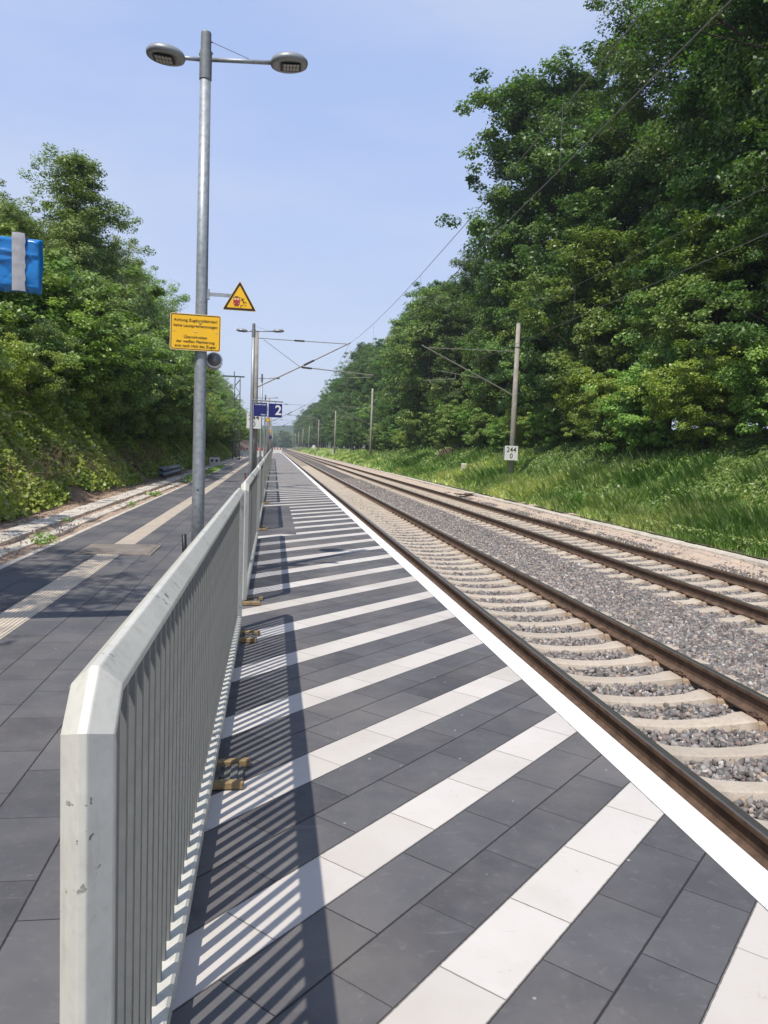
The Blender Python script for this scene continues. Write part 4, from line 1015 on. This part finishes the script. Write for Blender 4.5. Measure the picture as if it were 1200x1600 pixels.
# left side
gL1 = 'light green trees on the left embankment'; gL2 = 'bushes at the foot of the left trees'
plant_tree(pop[0], 'poplar_tree', -9.6, 38.5, gz_l(-9.6, 38.5), .90, .4, 'tallest pointed poplar on the left, above the blue wrapped sign', 'tree', gL1)
ln = [(-10.6, 27, 1, .46), (-11.0, 31, 2, .58), (-11.5, 35, 1, .66), (-10.2, 43, 0, .80), (-10.4, 47, 1, .80), (-10.2, 52, 2, .84), (-10.3, 57, 1, .84), (-10.2, 62, 2, .82), (-10.4, 67, 1, .80), (-13.5, 33, 1, .70), (-13.0, 40, 0, .74), (-13.5, 46, 1, .76), (-13, 54, 2, .8)]
for x, y, p, s in ln: plant_tree(pop[p], 'poplar_tree', x, y, gz_l(x, y), s, g0.uniform(0, 6.28), 'silvery light green tree in the left row near the lamp post', 'tree', gL1)
y = 71
while y < 600:
    x = -10.4+g0.uniform(-.5, .5); plant_tree(pop[g0.choice([1, 2, 1, 0])], 'poplar_tree', x, y, gz_l(x, y), g0.uniform(.70, .84), g0.uniform(0, 6.28), 'tree in the distant part of the left row', 'tree', gL1); y += g0.uniform(4, 6)*(1 if y < 150 else 1.8)
y = 60
while y < 420:
    x = -14+g0.uniform(-1, 1); plant_tree(mid[g0.choice([0, 1])], 'broadleaf_tree', x, y, gz_l(x, y), g0.uniform(.5, .62), g0.uniform(0, 6.28), 'tree in the distant part of the left row', 'tree', gL1); y += g0.uniform(6, 9)*(1 if y < 150 else 1.8)
y = 11.5
while y < 34:      # loose bushes and saplings spilling down the near bank
    x = -6.4-g0.random()*1.5; plant_tree(shr[g0.choice([3, 3, 0, 2])], 'bush', x, y, gz_l(x, y)+.2, g0.uniform(.45, .78), g0.uniform(0, 6.28), 'loose light green bush spilling down the near left bank', 'bush', gL2); y += g0.uniform(1.6, 3.0)
y = 24
while y < 130:
    x = -6.15+g0.uniform(-.45, .35)-(0.3 if y < 32 else 0); plant_tree(shr[g0.choice([2, 3, 0, 0])], 'bush', x, y, gz_l(x, y), g0.uniform(.65, 1.05), g0.uniform(0, 6.28), 'dense bush at the foot of the left trees beside the path', 'bush', gL2); y += g0.uniform(1.2, 2.0)*(1 if y < 70 else 1.6)
for x, y, s in ((-9.2, 21.5, 1.0), (-10.5, 19, 1.0), (-8.6, 25.5, 1.15), (-8.3, 29, 1.25), (-8.2, 33, 1.35), (-8.2, 37, 1.4), (-11.5, 23, 1.2), (-8.1, 42, 1.45), (-8.1, 47, 1.45), (-8.1, 52, 1.4), (-8.1, 60, 1.4)):
    plant_tree(shr[g0.choice([2, 2, 0])], 'bush', x, y, gz_l(x, y), s, g0.uniform(0, 6.28), 'tall bush under the left trees above the bramble bank', 'bush', gL2)
# trees just outside the left edge, whose shade falls on the left path
plant_tree(pop[1], 'poplar_tree', -6.3, 4.2, .6, .60, .3, 'tree beside the path just left of the picture, casting dappled shade on the paving', 'tree', gL1)
plant_tree(shr[2], 'bush', -7.8, 6.5, 1.4, 1.0, .3, 'bush beside the path just left of the picture', 'bush', gL2)
plant_tree(shr[2], 'bush', -9.2, 10.0, 1.8, 1.0, 1.3, 'bush beside the path just left of the picture', 'bush', gL2)

# brambles on the left bank, undergrowth on the right bank, verge grass (nobody could count them)
def cover(name, zf, x0, x1, y0, y1, dens, leaf, thick, mat, seed, label, cat, mask=None, up=.8, nrm=(0, 0, 1)):
    g = np.random.RandomState(seed); n = int((x1-x0)*(y1-y0)*dens); x = g.uniform(x0, x1, n); y = g.uniform(y0, y1, n)
    th = thick(x, y) if callable(thick) else thick+0*x
    k = (th > .02)
    if mask is not None: k &= mask(x, y, g)
    x, y, th = x[k], y[k], th[k]; n = len(x); h = g.rand(n)**.45
    z = zf(x, y)+th*h; x = x+g.normal(size=n)*.08; cl_ = .5+.5*np.sin(x*5.1+np.sin(y*4.3)*1.5)*np.sin(y*3.7+1.2)
    tone = np.clip(.10+.25*cl_+.35*g.rand(n)+.3*g.rand(n)**6+.14*(vnoise(x, y, seed, ((.5, 1.), (1.4, .7)))), 0, 1)
    P = np.stack([x, y, z], 1); Nm = np.tile(np.array(nrm, float), (n, 1))+g.normal(size=(n, 3))*.35
    lf = leaf(y) if callable(leaf) else leaf
    V, T = leaf_quads(g, P, Nm, lf*(.55+.9*g.rand(n)), tone, .8)
    return V, T
def add_cover(name, parts, mat, label, cat):
    V = np.concatenate([p[0] for p in parts]); T = np.concatenate([p[1] for p in parts]); n = len(V)//4
    o = npmesh(name, V, np.arange(n*4).reshape(-1, 4), mat, None, {'tone': T}); return tag(o, label, cat, None, 'stuff')
def th_l(x, y):   # thickness of the bramble mound
    e = np.clip((-4.55-x)/2.6, 0, 1)**.62
    near = np.clip((30-y)/10, .5, 1)
    return np.clip(e*(.35+.65*near)*(1+.55*vnoise(x, y, 31, ((.9, 1.), (2.2, .8), (5, .5)))), .02, 3)
NL = (.10, -.55, .85)
parts = [cover('', zl, -9.5, -4.58, 10.5, 20, 2300, .092, th_l, None, 51, '', '', nrm=NL), cover('', zl, -9.5, -4.58, 20, 34, 1500, .105, th_l, None, 52, '', '', nrm=NL), cover('', zl, -8.0, -4.6, 34, 95, 800, .13, th_l, None, 53, '', '', nrm=NL)]
add_cover('bramble_thicket', parts, M['leaf_bramble'], 'bright green bramble thicket covering the steep left bank', 'brambles')
def stems(name, n, f, r_, mat, label, cat, seed):
    g = random.Random(seed); b = MB()
    for _ in range(n):
        p, d, L, sag = f(g); pts = [Vector(p)+Vector(d)*L*t_+Vector((0, 0, -sag*t_*t_)) for t_ in (0, .35, .7, 1)]
        b.tube(pts, [r_, r_*.8, r_*.6, r_*.3], 3, caps=False)
    return tag(b.build(name, mat), label, cat, None, 'stuff')
def fs(g):
    y = 10.5+28*g.random()**1.3; x = -4.75-g.random()*.7; z = gz_l(x, y)+.05+.5*g.random()
    return (x, y, z+.15), Vector((g.uniform(-.2, .6), g.uniform(-1, 1), g.uniform(-1, .9))).normalized(), g.uniform(.15, .5), g.uniform(.0, .35)
stems('dry_stems', 3200, fs, .0045, M['dry_stem'], 'dry brown stems and dead runners hanging under the brambles', 'dry stems', 8)
def fs2(g):
    y = 11+12*g.random(); x = -5.8-g.random()*2.2; z = gz_l(x, y)+float(th_l(np.array([x]), np.array([y]))[0])*.9
    return (x, y, z), Vector((g.uniform(-.2, .8), g.uniform(-.8, .6), g.uniform(.1, .9))).normalized(), g.uniform(.5, 1.3), g.uniform(.2, .7)
stems('bramble_canes', 130, fs2, .007, M['dry_stem'], 'pale bare canes arching out of the bramble bank', 'canes', 9)

def th_r(x, y): return np.clip((x-11.2)/1.5, .0, 1)*(.32+.16*vnoise(x, y, 33, ((.9, 1.), (3, .7))))*np.clip((17.5-x)/1.5, .5, 1)+.05
NR = (-.35, -.35, .85)
parts = [cover('', zr, 10.4, 12, 12, 24, 500, .06, .32, None, 64, '', '', nrm=(-.35, -.35, .85)), cover('', zr, 10.9, 18, 12, 24, 1500, .075, th_r, None, 61, '', '', nrm=NR), cover('', zr, 10.9, 18, 24, 48, 800, .10, th_r, None, 62, '', '', nrm=NR), cover('', zr, 10.9, 18, 48, 110, 260, .17, th_r, None, 63, '', '', nrm=NR)]
add_cover('bank_undergrowth', parts, M['leaf_under'], 'low weeds and nettles covering the slope between the verge and the wood', 'undergrowth')
def grass():
    g = np.random.RandomState(71); Vs = []; Ts = []
    def lay(x0, x1, y0, y1, dens, hh, wd):
        n = int((x1-x0)*(y1-y0)*dens); x = g.uniform(x0, x1, n); y = g.uniform(y0, y1, n)
        tuft = vnoise(x, y, 35, ((1.1, 1.), (2.7, .8), (6, .5))); edge = np.clip((x-10.25-.12*vnoise(x, y, 36, ((1.7, 1.), (5, .6))))/.7, 0, 1); fade = np.clip((14.6-x)/2.4, 0, 1)
        k = (g.rand(n) < (.55+.5*tuft)*np.clip(fade+.15, 0, 1)) & (edge > 0); x, y, tuft, edge = x[k], y[k], tuft[k], edge[k]; n = len(x)
        z = zr(x, y)-.02; h = hh*(.45+.75*g.rand(n))*(.45+.55*edge)*(1+.25*tuft); a = g.rand(n)*6.28; ln_ = h*(.15+.65*g.rand(n))
        dx, dy = np.cos(a)*ln_-.05*h, np.sin(a)*ln_; px, py = -np.sin(a)*wd, np.cos(a)*wd
        b0 = np.stack([x, y, z], 1); side = np.stack([px, py, 0*px], 1); m1 = b0+np.stack([dx*.35, dy*.35, h*.6], 1); tp = b0+np.stack([dx, dy, h], 1)
        V = np.stack([b0-side, b0+side, m1+side*.8, tp, m1-side*.8], 1); Vs.append(V.reshape(-1, 3))
        tone = np.clip(.30+.45*g.rand(n)+.34*np.clip(vnoise(x, y, 37, ((.45, 1.), (1.3, .5))), -1, 1)+.35*(g.rand(n) < .16), 0, 1); Ts.append(np.repeat(tone, 5))
    lay(10.2, 15, 12, 22, 1900, .50, .0050); lay(10.2, 15, 22, 40, 900, .52, .008); lay(10.2, 15, 40, 70, 380, .56, .015); lay(10.2, 16, 70, 150, 110, .55, .035); lay(10.2, 16, 150, 330, 22, .6, .09)
    V = np.concatenate(Vs); T = np.concatenate(Ts); n = len(V)//5
    o = npmesh('verge_grass', V, np.arange(n*5).reshape(-1, 5), M['grass'], None, {'tone': T}, nv=5)
    tag(o, 'tall seeding grass on the verge right of the tracks', 'grass', None, 'stuff')
grass()
# weeds on the left strip
def weeds():
    g = np.random.RandomState(81); P = []; N_ = []; S = []; T = []
    spots = [(-3.10, 10.9, .13, 150, .16), (-3.0, 10.8, .10, 60, .10), (-3.45, 13.5, .07, 40, .10)]+[(-3.05+g.normal()*.05, yy, .09+.08*g.rand(), 50, .10) for yy in np.arange(14.5, 30, .55) if g.rand() < .28]+[(-3.1+g.normal()*.08, yy, .22, 90, .16) for yy in np.arange(30, 48, .8)]
    for cx, cy, r0, n, h in spots:
        x = cx+g.normal(size=n)*r0*.55; y = cy+g.normal(size=n)*r0*1.3; z = -.02+h*g.rand(n)
        P.append(np.stack([x, y, z], 1)); N_.append(np.tile([0, 0, 1.], (n, 1))+g.normal(size=(n, 3))*.4); S.append(.045*(.5+g.rand(n))*(1 if cy < 20 else 1.5)); T.append(np.clip(.25+.6*g.rand(n), 0, 1))
    V, TT = leaf_quads(g, np.concatenate(P), np.concatenate(N_), np.concatenate(S), np.concatenate(T), .6)
    o = npmesh('path_weeds', V, np.arange(len(V)).reshape(-1, 4), M['leaf_light'], None, {'tone': TT}); tag(o, 'small weeds growing in the soil strip beside the paving', 'weeds', None, 'stuff')
weeds()
def litter():
    g = np.random.RandomState(91); n = 9000; x = np.where(g.rand(n) < .5, g.uniform(-4.7, -3.95, n), g.uniform(-4.9, -2.95, n)); y = 9+g.rand(n)**1.4*28
    z = np.where(x < -4.35, zl(x, y), 0)+.035; V, T = leaf_quads(g, np.stack([x, y, z], 1), np.tile([0, 0, 1.], (n, 1)), .032*(.4+1.0*g.rand(n)), g.rand(n), .6)
    o = npmesh('leaf_litter', V, np.arange(len(V)).reshape(-1, 4), M['dry_stem'], None, {'tone': T}); tag(o, 'dry brown leaf litter and crumbs of soil at the foot of the left bank', 'leaf litter', None, 'stuff')
litter()
# heap of roots on the right slope
t = thing('root_heap', 'reddish brown heap of roots and earth on the grass slope left of the marker post', 'root heap', (13.8, 60, gz_r(13.8, 60)+.2))
b = MB(); b.lathe([(.9, -.3), (.85, .1), (.6, .55), (.3, .9), (.05, 1.0)], n=14); o = b.build('earth_lump', M['rust_plate'], t)
b = MB(); gg = random.Random(4)
for _ in range(16):
    a = gg.uniform(0, 6.28); b.tube([(0, 0, .5), (math.cos(a)*.6, math.sin(a)*.6, .9+gg.uniform(-.3, .5)), (math.cos(a)*1.2, math.sin(a)*1.2, .9+gg.uniform(-.8, .8))], [.07, .045, .015], 5)
b.build('roots', M['rust_plate'], t)

# ------------------------------------------------------------------ summer haze in the air
hz = bpy.data.materials.new('haze'); hz.use_nodes = True; hn = hz.node_tree.nodes; hl = hz.node_tree.links
hn.remove(hn['Principled BSDF']); pv = hn.new('ShaderNodeVolumePrincipled'); pv.inputs['Color'].default_value = (.80, .88, 1, 1)
pv.inputs['Density'].default_value = .0004; pv.inputs['Anisotropy'].default_value = .1; hl.new(pv.outputs[0], hn['Material Output'].inputs['Volume'])
b = MB(); b.box((0, 700, 22.5), (3600, 2300, 50.5)); o = b.build('haze', hz); tag(o, 'thin blue summer haze over the far end of the line', 'haze', None, 'stuff')
